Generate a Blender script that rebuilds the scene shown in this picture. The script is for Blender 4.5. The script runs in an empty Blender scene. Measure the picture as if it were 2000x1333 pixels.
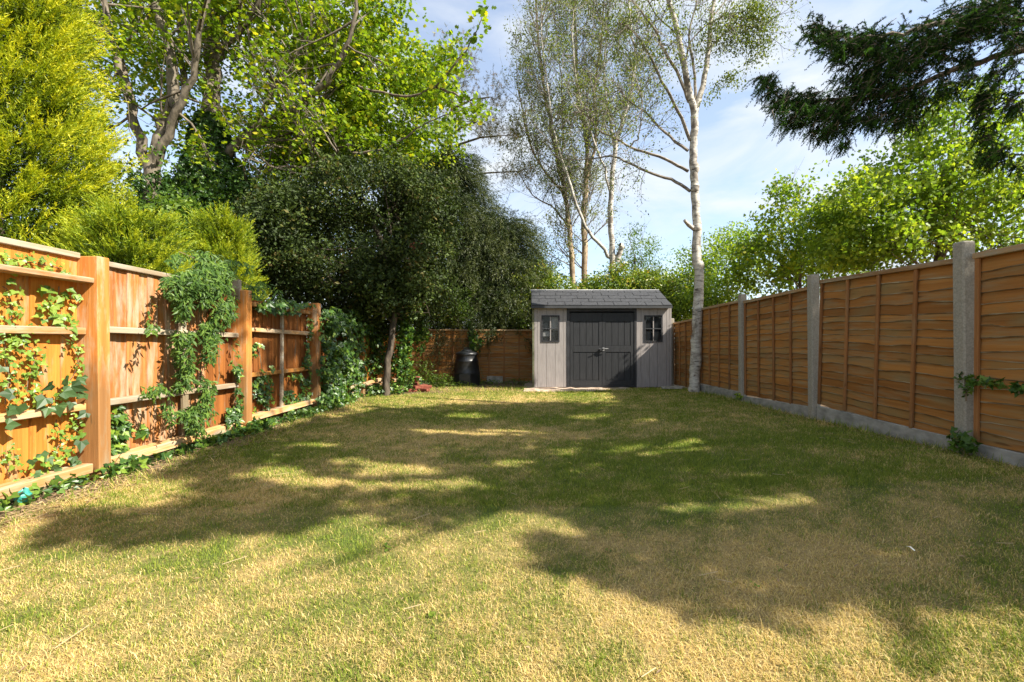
import bpy, math, random
import numpy as np
from mathutils import Vector

R = math.radians
rng = np.random.default_rng(7)
random.seed(7)
scene = bpy.context.scene
col = scene.collection

# ------------------------------------------------------------------ camera, sky, sun, exposure
CAMZ = 1.07
cam_d = bpy.data.cameras.new('camera')
cam = bpy.data.objects.new('camera', cam_d); col.objects.link(cam)
cam.location = (0, 0, CAMZ); cam.rotation_euler = (R(90), 0, 0)
cam_d.lens = 16.0; cam_d.sensor_width = 36.0
cam_d.shift_x = -0.0175; cam_d.shift_y = 0.0037
cam_d.clip_end = 2000; cam_d.clip_start = 0.05
scene.camera = cam
scene.view_settings.view_transform = 'Standard'
scene.view_settings.look = 'None'
scene.view_settings.gamma = 1
scene.view_settings.use_curve_mapping = False
scene.view_settings.exposure = 1.38

SUN = Vector((1.0, -0.46, 0.975)).normalized()
sd = bpy.data.lights.new('sun', 'SUN'); sd.energy = 5.0; sd.angle = R(0.5); sd.color = (1.0, 0.93, 0.80)
so = bpy.data.objects.new('sun', sd); col.objects.link(so)
so.rotation_euler = SUN.to_track_quat('Z', 'Y').to_euler(); so.location = (20, -12, 20)

world = bpy.data.worlds.new('World'); scene.world = world; world.use_nodes = True
nt = world.node_tree; nt.nodes.clear()
def N(t, ty, **k):
    n = t.nodes.new(ty)
    for a, b in k.items(): setattr(n, a, b)
    return n
wo = N(nt, 'ShaderNodeOutputWorld')
sky = N(nt, 'ShaderNodeTexSky', sky_type='NISHITA', sun_disc=False)
sky.sun_elevation = R(41.5); sky.sun_rotation = R(114.7); sky.air_density = 1.0; sky.dust_density = 0.6; sky.ozone_density = 1.5
bg1 = N(nt, 'ShaderNodeBackground'); bg1.inputs[1].default_value = 0.115
bg2 = N(nt, 'ShaderNodeBackground'); bg2.inputs[0].default_value = (0.90, 0.95, 1.0, 1); bg2.inputs[1].default_value = 0.42
mx = N(nt, 'ShaderNodeMixShader')
tc = N(nt, 'ShaderNodeTexCoord')
mp = N(nt, 'ShaderNodeMapping'); mp.inputs['Scale'].default_value = (1.0, 1.0, 2.6); mp.inputs['Location'].default_value = (0.35, 0.1, 0.4)
n1 = N(nt, 'ShaderNodeTexNoise'); n1.inputs['Scale'].default_value = 3.4; n1.inputs['Detail'].default_value = 7; n1.inputs['Roughness'].default_value = 0.55; n1.inputs['Distortion'].default_value = 0.5
cr = N(nt, 'ShaderNodeValToRGB'); cr.color_ramp.elements[0].position = 0.40; cr.color_ramp.elements[1].position = 0.64
cr.color_ramp.elements[0].color = (0.30, 0.30, 0.30, 1); cr.color_ramp.elements[1].color = (0.97, 0.97, 0.97, 1)
L = nt.links.new
L(tc.outputs['Generated'], mp.inputs[0]); L(mp.outputs[0], n1.inputs['Vector']); L(n1.outputs[0], cr.inputs[0])
L(sky.outputs[0], bg1.inputs[0]); L(cr.outputs[0], mx.inputs[0]); L(bg1.outputs[0], mx.inputs[1]); L(bg2.outputs[0], mx.inputs[2])
L(mx.outputs[0], wo.inputs[0])

# ------------------------------------------------------------------ helpers
F = 889.0; VX = 1035.0; HY = 674.0
def P(u, v, Z):
    """a point of the place: seen at (u, v) from the garden's near end, Z metres down the garden"""
    return np.array([(u - VX) / F * Z, Z, CAMZ - (v - HY) / F * Z])
def FP(u, v, X=-3.5):
    return P(u, v, X * F / (u - VX))
def UV(x, y, z):
    y = np.maximum(y, 1e-3)
    return VX + F * x / y, HY + F * (CAMZ - z) / y
def sstep(a, b, x):
    t = np.clip((x - a) / (b - a), 0, 1); return t * t * (3 - 2 * t)
_lat = rng.random((256, 256))
def vnoise(x, y, s=1.0, oct=3):
    x = np.asarray(x, float) * s; y = np.asarray(y, float) * s
    tot = 0; amp = 1; nrm = 0
    for o in range(oct):
        xi = np.floor(x).astype(int); yi = np.floor(y).astype(int)
        fx = x - xi; fy = y - yi; fx = fx * fx * (3 - 2 * fx); fy = fy * fy * (3 - 2 * fy)
        a = _lat[xi % 256, yi % 256]; b = _lat[(xi + 1) % 256, yi % 256]; c = _lat[xi % 256, (yi + 1) % 256]; d = _lat[(xi + 1) % 256, (yi + 1) % 256]
        tot = tot + amp * ((a * (1 - fx) + b * fx) * (1 - fy) + (c * (1 - fx) + d * fx) * fy)
        nrm += amp; amp *= .5; x = x * 2.03 + 17.3; y = y * 2.03 + 5.1
    return tot / nrm
def G(x, y):
    A = np.interp(y, [3.0, 3.6, 5.6, 7.5, 9.4, 11], [.20, .20, .155, .135, .10, .045])
    return A * sstep(0.3, 3.3, np.asarray(x, float)) * (1 - sstep(8, 20, np.asarray(x, float)))

class MB:
    def __init__(s): s.v = []; s.f3 = []; s.f4 = []; s.t3 = []; s.t4 = []; s.m3 = []; s.m4 = []; s.n = 0
    def add(s, v, f, tint=None, mat=0):
        v = np.asarray(v, float).reshape(-1, 3); f = np.asarray(f, int)
        if len(f) == 0: return
        t = np.full(len(f), .5) if tint is None else np.broadcast_to(np.asarray(tint, float), (len(f),))
        (s.f3 if f.shape[1] == 3 else s.f4).append(f + s.n)
        (s.t3 if f.shape[1] == 3 else s.t4).append(t)
        (s.m3 if f.shape[1] == 3 else s.m4).append(np.full(len(f), mat, int))
        s.v.append(v); s.n += len(v)
    def box(s, x0, x1, y0, y1, z0, z1, mat=0, tint=None):
        v = [(x, y, z) for x in (x0, x1) for y in (y0, y1) for z in (z0, z1)]
        f = [(0, 1, 3, 2), (4, 6, 7, 5), (0, 4, 5, 1), (2, 3, 7, 6), (0, 2, 6, 4), (1, 5, 7, 3)]
        s.add(v, f, tint, mat); return s
    def mesh(s, name, mats, smooth=False):
        me = bpy.data.meshes.new(name)
        v = np.concatenate(s.v); me.vertices.add(len(v)); me.vertices.foreach_set('co', v.ravel())
        f3 = np.concatenate(s.f3) if s.f3 else np.zeros((0, 3), int); f4 = np.concatenate(s.f4) if s.f4 else np.zeros((0, 4), int)
        t = np.concatenate(s.t3 + s.t4); m = np.concatenate(s.m3 + s.m4)
        lv = np.concatenate([f3.ravel(), f4.ravel()]); me.loops.add(len(lv)); me.loops.foreach_set('vertex_index', lv.astype(np.int32))
        ls = np.concatenate([np.arange(len(f3)) * 3, len(f3) * 3 + np.arange(len(f4)) * 4])
        me.polygons.add(len(ls)); me.polygons.foreach_set('loop_start', ls.astype(np.int32))
        me.polygons.foreach_set('material_index', m.astype(np.int32))
        me.polygons.foreach_set('use_smooth', np.full(len(ls), bool(smooth)))
        a = me.attributes.new('tint', 'FLOAT', 'FACE'); a.data.foreach_set('value', t.astype(np.float32))
        for mt in (mats if isinstance(mats, (list, tuple)) else [mats]): me.materials.append(mt)
        me.update(calc_edges=True); me.validate(clean_customdata=False)
        return me
    def build(s, name, mats, parent=None, loc=(0, 0, 0), smooth=False, bevel=0):
        o = bpy.data.objects.new(name, s.mesh(name, mats, smooth)); col.objects.link(o)
        o.location = loc
        if parent is not None: o.parent = parent
        if bevel:
            b = o.modifiers.new('bevel', 'BEVEL'); b.width = bevel; b.segments = 1; b.limit_method = 'ANGLE'
        return o
def obj(name, me, parent=None, loc=(0, 0, 0), rot=(0, 0, 0), scale=(1, 1, 1)):
    o = bpy.data.objects.new(name, me); col.objects.link(o); o.location = loc; o.rotation_euler = rot; o.scale = scale
    if parent is not None: o.parent = parent
    return o
def tag(o, label=None, cat=None, group=None, kind=None):
    if label: o['label'] = label
    if cat: o['category'] = cat
    if group: o['group'] = group
    if kind: o['kind'] = kind
    return o
def thing(name, label, cat, loc=(0, 0, 0), group=None):
    o = bpy.data.objects.new(name, None); col.objects.link(o); o.location = loc; o.empty_display_size = .2
    return tag(o, label, cat, group)

def tube(mb, pts, rad, ns=6, tint=.5, mat=0, cap=False):
    pts = np.asarray(pts, float); n = len(pts); rad = np.broadcast_to(np.asarray(rad, float), (n,))
    d = np.gradient(pts, axis=0); d /= np.linalg.norm(d, axis=1)[:, None] + 1e-9
    ref = np.array([0.31, 0.95, 0.05]) if abs(d[0][2]) > .8 else np.array([0, 0, 1.0])
    a = np.cross(d, ref); a /= np.linalg.norm(a, axis=1)[:, None] + 1e-9; b = np.cross(d, a)
    th = np.arange(ns) / ns * 2 * np.pi
    ring = pts[:, None] + rad[:, None, None] * (np.cos(th)[None, :, None] * a[:, None] + np.sin(th)[None, :, None] * b[:, None])
    i = np.arange(n - 1)[:, None]; j = np.arange(ns)[None]
    f = np.stack([i * ns + j, i * ns + (j + 1) % ns, (i + 1) * ns + (j + 1) % ns, (i + 1) * ns + j], -1).reshape(-1, 4)
    mb.add(ring.reshape(-1, 3), f, tint, mat)
    if cap:
        mb.add(np.vstack([ring[-1], pts[-1] + d[-1] * rad[-1] * .3]), [(k, (k + 1) % ns, ns) for k in range(ns)], tint, mat)
def smooth_line(pts, n=4, jit=0.0):
    """Catmull-Rom through the points"""
    p = np.asarray(pts, float); p = np.vstack([2 * p[0] - p[1], p, 2 * p[-1] - p[-2]]); out = []
    for k in range(1, len(p) - 2):
        for t in np.arange(n) / n:
            out.append(.5 * (2 * p[k] + (p[k + 1] - p[k - 1]) * t + (2 * p[k - 1] - 5 * p[k] + 4 * p[k + 1] - p[k + 2]) * t * t + (3 * p[k] - p[k - 1] - 3 * p[k + 1] + p[k + 2]) * t ** 3))
    out.append(p[-2]); out = np.array(out)
    if jit: out[1:-1] += rng.normal(0, jit, out[1:-1].shape)
    return out
def unit(a): return a / (np.linalg.norm(a, axis=-1, keepdims=True) + 1e-9)

OVAL = (np.array([(0, 0, 0), (.5, .27, .06), (1, 0, -.05), (.5, -.27, .06)]), np.array([(0, 1, 2, 3)]))
LANCE = (np.array([(0, 0, 0), (.45, .16, .04), (1, 0, -.08), (.45, -.16, .04)]), np.array([(0, 1, 2, 3)]))
MAPLE = (np.array([(0, 0, 0), (.25, .50, .03), (.42, .20, 0), (.68, .42, -.05), (1.0, 0, -.08), (.68, -.42, -.05), (.42, -.20, 0), (.25, -.50, .03)]),
         np.array([(0, 1, 2), (0, 2, 6), (0, 6, 7), (2, 3, 4), (2, 4, 6), (6, 4, 5)]))
IVY = (np.array([(.1, 0, 0), (-.05, .30, .02), (.30, .50, 0), (.45, .26, .04), (1.0, 0, -.03), (.45, -.26, .04), (.30, -.50, 0), (-.05, -.30, .02)]),
       np.array([(0, 1, 2), (0, 2, 3), (0, 3, 4), (0, 4, 5), (0, 5, 6), (0, 6, 7)]))
def leaves(mb, c, size, tmpl=OVAL, nrm=None, nmix=.5, axis=None, amix=.3, tint=None, mat=0):
    c = np.asarray(c, float); n = len(c)
    if n == 0: return
    nn = rng.normal(size=(n, 3))
    nn = unit(nn)
    if nrm is not None: nn = unit(nn * (1 - nmix) + unit(np.broadcast_to(nrm, (n, 3))) * nmix)
    ax = unit(rng.normal(size=(n, 3)))
    if axis is not None: ax = unit(ax * (1 - amix) + np.broadcast_to(axis, (n, 3)) * amix)
    ax = unit(ax - nn * (ax * nn).sum(1)[:, None]); b = np.cross(nn, ax)
    s = np.broadcast_to(np.asarray(size, float), (n,)) * rng.uniform(.65, 1.3, n)
    tv, tf = tmpl; k = len(tv)
    v = c[:, None] + s[:, None, None] * (tv[None, :, 0:1] * ax[:, None] + tv[None, :, 1:2] * b[:, None] + tv[None, :, 2:3] * nn[:, None])
    f = (tf[None] + (np.arange(n) * k)[:, None, None]).reshape(-1, tf.shape[1])
    t = rng.random(n) if tint is None else np.clip(tint + rng.normal(0, .15, n), 0, 1)
    mb.add(v.reshape(-1, 3), f, np.repeat(t, len(tf)), mat)
def sprays(mb, c, d, length, nneed, nlen, width, droop=0.0, tint=None, fan=.75):
    """feathery shoots: thin needles set along a short shoot"""
    c = np.asarray(c, float); d = unit(np.asarray(d, float)); n = len(c)
    if n == 0: return
    Ls = np.broadcast_to(np.asarray(length, float), (n,)) * rng.uniform(.6, 1.25, n)
    t = rng.random((n, nneed)); pos = c[:, None] + d[:, None] * (t * Ls[:, None])[..., None]
    pos[..., 2] -= droop * (t ** 2) * Ls[:, None]
    dn = d[:, None] * (1 - fan * .5) + rng.normal(size=(n, nneed, 3)) * fan; dn[..., 2] -= droop * t
    dn = unit(dn); w = unit(np.cross(dn, rng.normal(size=(n, nneed, 3))))
    nl = nlen * (1.15 - .6 * t)[..., None] * rng.uniform(.7, 1.3, (n, nneed, 1))
    v = np.stack([pos - w * width * .5, pos + w * width * .5, pos + dn * nl], 2).reshape(-1, 3)
    tt = rng.random(n) if tint is None else np.clip(tint + rng.normal(0, .15, n), 0, 1)
    mb.add(v, np.arange(len(v)).reshape(-1, 3), np.clip(np.repeat(tt, nneed) + rng.normal(0, .08, n * nneed), 0, 1))
def clumps(centres, radii, nclump, nleaf, spread, shell=.55, gap=.40):
    """leaf positions gathered in clumps through ellipsoids; returns points and outward directions"""
    centres = np.asarray(centres, float).reshape(-1, 3); radii = np.asarray(radii, float).reshape(-1, 3)
    vol = radii.prod(1) ** (2 / 3); k = rng.choice(len(centres), nclump, p=vol / vol.sum())
    d = unit(rng.normal(size=(nclump, 3))); r = rng.uniform(shell ** 3, 1, nclump) ** (1 / 3)
    r *= 1 + .70 * (vnoise(d[:, 0] * 3 + k * 9.1, d[:, 2] * 3 + d[:, 1] * 2, 1.3, 3) - .5) + .22 * (rng.random(nclump) > .9)
    cc = centres[k] + d * r[:, None] * radii[k]
    okc = vnoise(cc[:, 0] * 1.1 + cc[:, 1] * .8 + 50, cc[:, 2] * 1.25 + cc[:, 1] * .3 + 50, 1.25, 2) > gap; cc, d = cc[okc], d[okc]; nclump = len(cc)
    m = rng.integers(int(nleaf * .5), int(nleaf * 1.5) + 1, nclump)
    idx = np.repeat(np.arange(nclump), m)
    g = rng.normal(size=(len(idx), 3)) * spread; g[:, 2] *= .65
    return cc[idx] + g, d[idx], idx
def plumes(mb, c, d, length, rad, ns, need, nlen, wid, droop=0.0, tint=.5, tipt=.45, fan=.6):
    """feathery fronds: each a tapering bundle of shoots, brighter new growth at the tip"""
    n = len(c); d = unit(np.asarray(d, float)); Ls = np.broadcast_to(np.asarray(length, float), (n,)) * rng.uniform(.6, 1.4, n)
    t = rng.random((n, ns)) ** .8; rr = rad * (1.05 - .8 * t) * Ls[:, None] / np.mean(Ls)
    off = rng.normal(size=(n, ns, 3)); off[..., 2] *= .6
    pos = c[:, None] + d[:, None] * (t * Ls[:, None])[..., None] + off * rr[..., None]; pos[..., 2] -= droop * t ** 2 * Ls[:, None]
    dd = d[:, None] + off * .22; dd[..., 2] -= droop * t * 1.3
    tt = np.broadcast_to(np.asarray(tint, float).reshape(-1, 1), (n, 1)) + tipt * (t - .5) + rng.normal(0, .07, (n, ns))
    sprays(mb, pos.reshape(-1, 3), dd.reshape(-1, 3), np.repeat(Ls * .38, ns), need, nlen, wid, droop * .5, np.clip(tt.reshape(-1), 0, 1), fan)
def grow(mb, tips, p, d, length, r, depth, spread=.6, up=.15, seg=4, ns=5, kids=(2, 4), ratio=.62, jit=.12, tint=.5):
    p = np.array(p, float); d = unit(np.array(d, float)); pts = [p.copy()]
    for k in range(seg):
        d = unit(d + rng.normal(0, jit, 3) + np.array([0, 0, up * .3])); p = p + d * length / seg; pts.append(p.copy())
    rr = r * np.linspace(1, .45, seg + 1); tube(mb, pts, rr, ns if depth > 1 else 3, tint)
    pts = np.array(pts)
    if depth <= 1:
        for q in pts[1:]: tips.append((q, d))
    if depth > 0:
        for k in range(random.randint(*kids)):
            f = random.uniform(.3, 1.0); i = min(int(f * seg), seg - 1); q = pts[i] + (pts[i + 1] - pts[i]) * (f * seg - i)
            dd = unit(d + rng.normal(0, spread, 3) + np.array([0, 0, up]))
            grow(mb, tips, q, dd, length * ratio * random.uniform(.7, 1.15), max(r * .5, .0035), depth - 1, spread, up, seg, ns, kids, ratio, jit, tint)

# ------------------------------------------------------------------ materials
def mat_base(name):
    m = bpy.data.materials.new(name); m.use_nodes = True; t = m.node_tree; t.nodes.clear()
    o = N(t, 'ShaderNodeOutputMaterial'); b = N(t, 'ShaderNodeBsdfPrincipled'); t.links.new(b.outputs[0], o.inputs[0])
    return m, t, o, b
def ramp(t, stops, src):
    r = N(t, 'ShaderNodeValToRGB'); e = r.color_ramp.elements
    while len(e) < len(stops): e.new(.5)
    for k, (p_, c) in enumerate(stops): e[k].position = p_; e[k].color = (*c, 1)
    t.links.new(src, r.inputs[0]); return r.outputs[0]
def mixc(t, fac, a, b, mode='MIX'):
    m = N(t, 'ShaderNodeMix', data_type='RGBA', blend_type=mode)
    for s_, x in ((0, fac), (6, a), (7, b)):
        if hasattr(x, 'is_linked') or isinstance(x, bpy.types.NodeSocket): t.links.new(x, m.inputs[s_])
        elif s_ == 0: m.inputs[0].default_value = x
        else: m.inputs[s_].default_value = (*x, 1)
    return m.outputs[2]
def noise(t, scale=(1, 1, 1), s=5, detail=4, rough=.55, coord='Object', dist=0, rand=False):
    tcn = N(t, 'ShaderNodeTexCoord'); mpn = N(t, 'ShaderNodeMapping'); mpn.inputs['Scale'].default_value = scale
    t.links.new(tcn.outputs[coord], mpn.inputs[0])
    if rand:
        oi = N(t, 'ShaderNodeObjectInfo'); mm = N(t, 'ShaderNodeMath', operation='MULTIPLY'); mm.inputs[1].default_value = 53.7
        t.links.new(oi.outputs['Random'], mm.inputs[0]); t.links.new(mm.outputs[0], mpn.inputs['Location'])
    n = N(t, 'ShaderNodeTexNoise'); n.inputs['Scale'].default_value = s; n.inputs['Detail'].default_value = detail; n.inputs['Roughness'].default_value = rough; n.inputs['Distortion'].default_value = dist
    t.links.new(mpn.outputs[0], n.inputs['Vector']); return n.outputs[0]
def bump(t, b, src, strength=.4, dist=.01):
    n = N(t, 'ShaderNodeBump'); n.inputs['Strength'].default_value = strength; n.inputs['Distance'].default_value = dist
    t.links.new(src, n.inputs['Height']); t.links.new(n.outputs[0], b.inputs['Normal'])
def leaf_mat(name, stops, trans=.38, rough=.5, spec=.35, tcol=None):
    m, t, o, b = mat_base(name)
    a = N(t, 'ShaderNodeAttribute', attribute_name='tint'); c = ramp(t, stops, a.outputs['Fac'])
    t.links.new(c, b.inputs['Base Color']); b.inputs['Roughness'].default_value = rough; b.inputs['Specular IOR Level'].default_value = spec
    tr = N(t, 'ShaderNodeBsdfTranslucent'); mxs = N(t, 'ShaderNodeMixShader'); mxs.inputs[0].default_value = trans
    c2 = mixc(t, 1.0, c, tcol or (1.3, 1.35, .6), 'MULTIPLY')
    t.links.new(c2, tr.inputs[0]); t.links.new(b.outputs[0], mxs.inputs[1]); t.links.new(tr.outputs[0], mxs.inputs[2]); t.links.new(mxs.outputs[0], o.inputs[0])
    return m
def simple(name, a, b_, s=8, scale=(1, 1, 1), rough=.8, bs=.3, bd=.01, detail=5, rand=False, spec=.3, lo=.35, hi=.65):
    m, t, o, b = mat_base(name); n = noise(t, scale, s, detail, rand=rand)
    t.links.new(ramp(t, [(lo, a), (hi, b_)], n), b.inputs['Base Color']); b.inputs['Roughness'].default_value = rough; b.inputs['Specular IOR Level'].default_value = spec
    bump(t, b, n, bs, bd); return m
def wood(name, c1, c2, grey, grain=(30, 30, 1.2), wear=.5, knots=True, rough=.75, worn_s=3.0, green=None, dist=.6):
    """stained timber: grain along one local axis, board to board variation, weathered patches"""
    m, t, o, b = mat_base(name)
    g = noise(t, grain, 1.0, 5, .6, rand=True, dist=dist)
    base = ramp(t, [(.30, c1), (.70, c2)], g)
    oi = N(t, 'ShaderNodeObjectInfo')
    v = ramp(t, [(0, (.72, .68, .64)), (.5, (1, 1, 1)), (1, (1.18, 1.2, 1.22))], oi.outputs['Random'])
    base = mixc(t, 1.0, base, v, 'MULTIPLY')
    w = noise(t, tuple(x * .12 + .7 for x in grain), worn_s, 6, .65, rand=True)
    wf = ramp(t, [(.62 - wear * .28, (0, 0, 0)), (.78 - wear * .2, (1, 1, 1))], w)
    w2 = N(t, 'ShaderNodeMath', operation='MULTIPLY'); w2.inputs[1].default_value = .85
    t.links.new(wf, w2.inputs[0])
    gc = ramp(t, [(.3, tuple(x * .75 for x in grey)), (.7, grey)], g)
    base = mixc(t, w2.outputs[0], base, gc)
    if green:
        gn = noise(t, (1, 1, 1), 2.2, 4, rand=True); gf = ramp(t, [(.5, (0, 0, 0)), (.72, (.75, .75, .75))], gn); base = mixc(t, gf, base, green)
    if knots:
        kn = noise(t, tuple(x * .16 + 1 for x in grain), 5.0, 1, rand=True); kf = ramp(t, [(.70, (0, 0, 0)), (.78, (.7, .7, .7))], kn); base = mixc(t, kf, base, tuple(x * .35 for x in c1))
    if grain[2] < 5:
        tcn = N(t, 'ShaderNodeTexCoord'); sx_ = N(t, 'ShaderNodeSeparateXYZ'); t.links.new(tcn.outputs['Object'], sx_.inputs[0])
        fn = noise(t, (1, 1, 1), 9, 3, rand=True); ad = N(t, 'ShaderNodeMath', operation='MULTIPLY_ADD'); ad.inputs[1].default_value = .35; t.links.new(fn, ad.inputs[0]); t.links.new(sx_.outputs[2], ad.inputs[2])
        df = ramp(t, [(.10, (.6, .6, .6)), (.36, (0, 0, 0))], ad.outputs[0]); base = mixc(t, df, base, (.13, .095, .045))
    t.links.new(base, b.inputs['Base Color']); b.inputs['Roughness'].default_value = rough; b.inputs['Specular IOR Level'].default_value = .25
    bump(t, b, g, .8, .006); return m

M = {}
GZ = (30, 30, 1.2)
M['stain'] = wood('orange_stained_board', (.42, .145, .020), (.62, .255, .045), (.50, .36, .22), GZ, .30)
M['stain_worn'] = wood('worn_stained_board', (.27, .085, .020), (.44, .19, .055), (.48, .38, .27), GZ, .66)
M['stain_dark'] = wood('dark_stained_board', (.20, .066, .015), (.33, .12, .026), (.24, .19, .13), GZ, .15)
M['post_wood'] = wood('stained_post', (.40, .135, .025), (.58, .24, .06), (.56, .43, .28), GZ, .45)
M['rail_wood'] = wood('weathered_rail', (.42, .19, .060), (.55, .32, .13), (.50, .42, .31), (30, 1.2, 30), .75)
M['cap_wood'] = wood('grey_cap', (.30, .22, .14), (.40, .32, .22), (.42, .38, .31), (30, 1.2, 30), .6)
M['grey_batten'] = wood('grey_batten', (.30, .21, .13), (.40, .33, .24), (.42, .38, .32), GZ, .6)
M['slat'] = wood('waney_slat', (.25, .098, .020), (.37, .160, .038), (.29, .21, .11), (1.4, 40, 34), .46, green=(.19, .145, .06), dist=.15)
M['slat_edge'] = simple('bark_edge', (.14, .085, .04), (.44, .37, .26), 7, (1, 1, 3), .85, .4, .004, rand=True, lo=.40, hi=.66)
M['batten'] = wood('red_batten', (.20, .082, .026), (.31, .135, .045), (.28, .19, .10), GZ, .35)
M['frame_top'] = wood('panel_top_rail', (.28, .15, .06), (.38, .23, .11), (.36, .31, .22), (1.2, 30, 30), .6)
M['concrete'] = simple('concrete_post', (.235, .21, .168), (.335, .305, .25), 70, (1, 1, 1), .9, .5, .006, 8)
M['gravel_board'] = simple('concrete_board', (.20, .19, .17), (.34, .325, .29), 7, (1, 1, 2), .92, .35, .004, 8)
M['slab'] = simple('old_slab', (.30, .21, .155), (.52, .41, .32), 7, (1, 1, 1), .95, .8, .02, 8)
M['shed_grey'] = simple('shed_grey_plank', (.245, .220, .212), (.300, .272, .26), 5, (6, 6, .8), .6, .12, .001, 6, rand=True)
M['shed_dark'] = simple('shed_charcoal', (.017, .018, .020), (.028, .029, .032), 5, (10, 10, .9), .6, .35, .003, 6, rand=True)
M['shed_frame'] = simple('shed_frame_black', (.022, .022, .025), (.035, .035, .038), 6, (1, 1, 1), .55, .1, .002)
M['shed_mid'] = simple('door_bar', (.034, .036, .039), (.052, .054, .058), 5, (1, 10, 10), .6, .25, .002)
M['shingle'] = simple('grey_shingle', (.024, .025, .028), (.062, .063, .069), 9, (1, 1.5, 1), .7, .5, .004, 8, rand=True)
M['ridge'] = simple('pale_ridge', (.35, .35, .35), (.60, .60, .60), 14, (1, 1, 1), .6, .2, .002, 8)
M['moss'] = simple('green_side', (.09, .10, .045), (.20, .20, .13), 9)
M['plastic'] = simple('black_plastic', (.010, .011, .013), (.020, .021, .024), 6, rough=.38, bs=.1, bd=.003, spec=.5)
M['brick'] = simple('red_brick', (.13, .035, .022), (.26, .080, .05), 14, rough=.9, rand=True)
M['turq'] = simple('turquoise_plastic', (.015, .20, .17), (.07, .36, .30), 22, rough=.35, spec=.6)
M['white'] = simple('white_sliver', (.65, .62, .55), (.8, .78, .72), 10)
M['stone'] = simple('pale_stone', (.22, .20, .16), (.38, .35, .29), 8, rough=.95)
M['soil'] = simple('bare_soil', (.12, .075, .045), (.30, .21, .13), 5, rough=1, bs=.8, bd=.02)
M['metal'] = simple('handle_metal', (.14, .14, .145), (.24, .24, .24), 5, rough=.35)
M['pale_panel'] = simple('white_panel', (.55, .55, .54), (.7, .7, .69), 3, rough=.9)
def glass_mat():
    m, t, o, b = mat_base('window_glass'); b.inputs['Base Color'].default_value = (.03, .035, .04, 1); b.inputs['Roughness'].default_value = .08
    tr = N(t, 'ShaderNodeBsdfTransparent'); x = N(t, 'ShaderNodeMixShader'); x.inputs[0].default_value = .30
    t.links.new(b.outputs[0], x.inputs[2]); t.links.new(tr.outputs[0], x.inputs[1]); t.links.new(x.outputs[0], o.inputs[0]); return m
M['glass'] = glass_mat()
def birch_bark():
    m, t, o, b = mat_base('birch_bark')
    n = noise(t, (3.5, 3.5, 12), 1.7, 6, .7, dist=.5); n2 = noise(t, (1, 1, 1.1), 2.6, 4, .6, dist=.8)
    c = ramp(t, [(.36, (.06, .05, .04)), (.44, (.34, .31, .27)), (.62, (.56, .53, .47))], n)
    f = ramp(t, [(.50, (0, 0, 0)), (.62, (1, 1, 1))], n2)
    c = mixc(t, f, c, (.15, .125, .10)); t.links.new(c, b.inputs['Base Color']); b.inputs['Roughness'].default_value = .75; bump(t, b, n, .5, .01); return m
M['birch'] = birch_bark()
M['birch_branch'] = simple('birch_branch_bark', (.12, .10, .08), (.30, .27, .23), 9, (1, 1, 3))
M['bark_tan'] = simple('tan_bark', (.16, .11, .07), (.40, .31, .20), 7, (1, 1, .5), bs=.6, bd=.02)
M['bark'] = simple('brown_bark', (.060, .045, .032), (.19, .15, .11), 7, (2, 2, .6), bs=.7, bd=.03)
M['bark_dark'] = simple('dark_bark', (.035, .027, .020), (.12, .095, .07), 7, (2, 2, .6), bs=.7, bd=.03)
M['bark_grey'] = simple('grey_bark', (.07, .058, .042), (.21, .175, .13), 6, (2, 2, .7), bs=.6, bd=.02)
M['stem'] = simple('ivy_stem', (.10, .07, .04), (.20, .15, .09), 9)

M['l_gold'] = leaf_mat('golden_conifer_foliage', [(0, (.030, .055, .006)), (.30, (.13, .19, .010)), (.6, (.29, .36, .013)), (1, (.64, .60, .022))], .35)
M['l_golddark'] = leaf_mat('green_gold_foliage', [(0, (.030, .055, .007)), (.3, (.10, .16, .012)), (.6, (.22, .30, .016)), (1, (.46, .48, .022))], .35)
M['l_maple'] = leaf_mat('sycamore_leaves', [(0, (.075, .14, .012)), (.5, (.17, .26, .018)), (.88, (.32, .39, .022)), (1, (.46, .40, .03))], .50)
M['l_lime'] = leaf_mat('lime_leaves', [(0, (.08, .15, .015)), (.5, (.20, .30, .03)), (1, (.40, .46, .045))], .52)
M['l_mid'] = leaf_mat('mid_green_leaves', [(0, (.045, .095, .012)), (.5, (.095, .17, .018)), (1, (.19, .27, .03))], .42)
M['l_holly'] = leaf_mat('dark_glossy_leaves', [(0, (.014, .024, .005)), (.5, (.034, .056, .010)), (.85, (.085, .12, .02)), (1, (.13, .10, .03))], .22, .55, .25)
M['l_yew'] = leaf_mat('dark_conifer_needles', [(0, (.012, .022, .007)), (.5, (.030, .048, .013)), (1, (.09, .105, .03))], .22)
M['l_spruce'] = leaf_mat('spruce_needles', [(0, (.008, .018, .006)), (.6, (.020, .052, .010)), (1, (.07, .17, .022))], .25, .7, .12)
M['l_pine'] = leaf_mat('brownish_pine_needles', [(0, (.07, .085, .025)), (.5, (.14, .13, .045)), (1, (.27, .17, .06))], .3)
M['l_birch'] = leaf_mat('birch_leaves', [(0, (.060, .095, .022)), (.5, (.12, .165, .030)), (1, (.24, .27, .05))], .42)
M['l_twig'] = leaf_mat('olive_leaves', [(0, (.075, .095, .030)), (.5, (.13, .165, .040)), (1, (.24, .27, .06))], .40)
M['l_laurel'] = leaf_mat('laurel_leaves', [(0, (.055, .11, .012)), (.5, (.14, .20, .020)), (.9, (.30, .34, .035)), (1, (.38, .25, .06))], .35, .38, .5)
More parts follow.
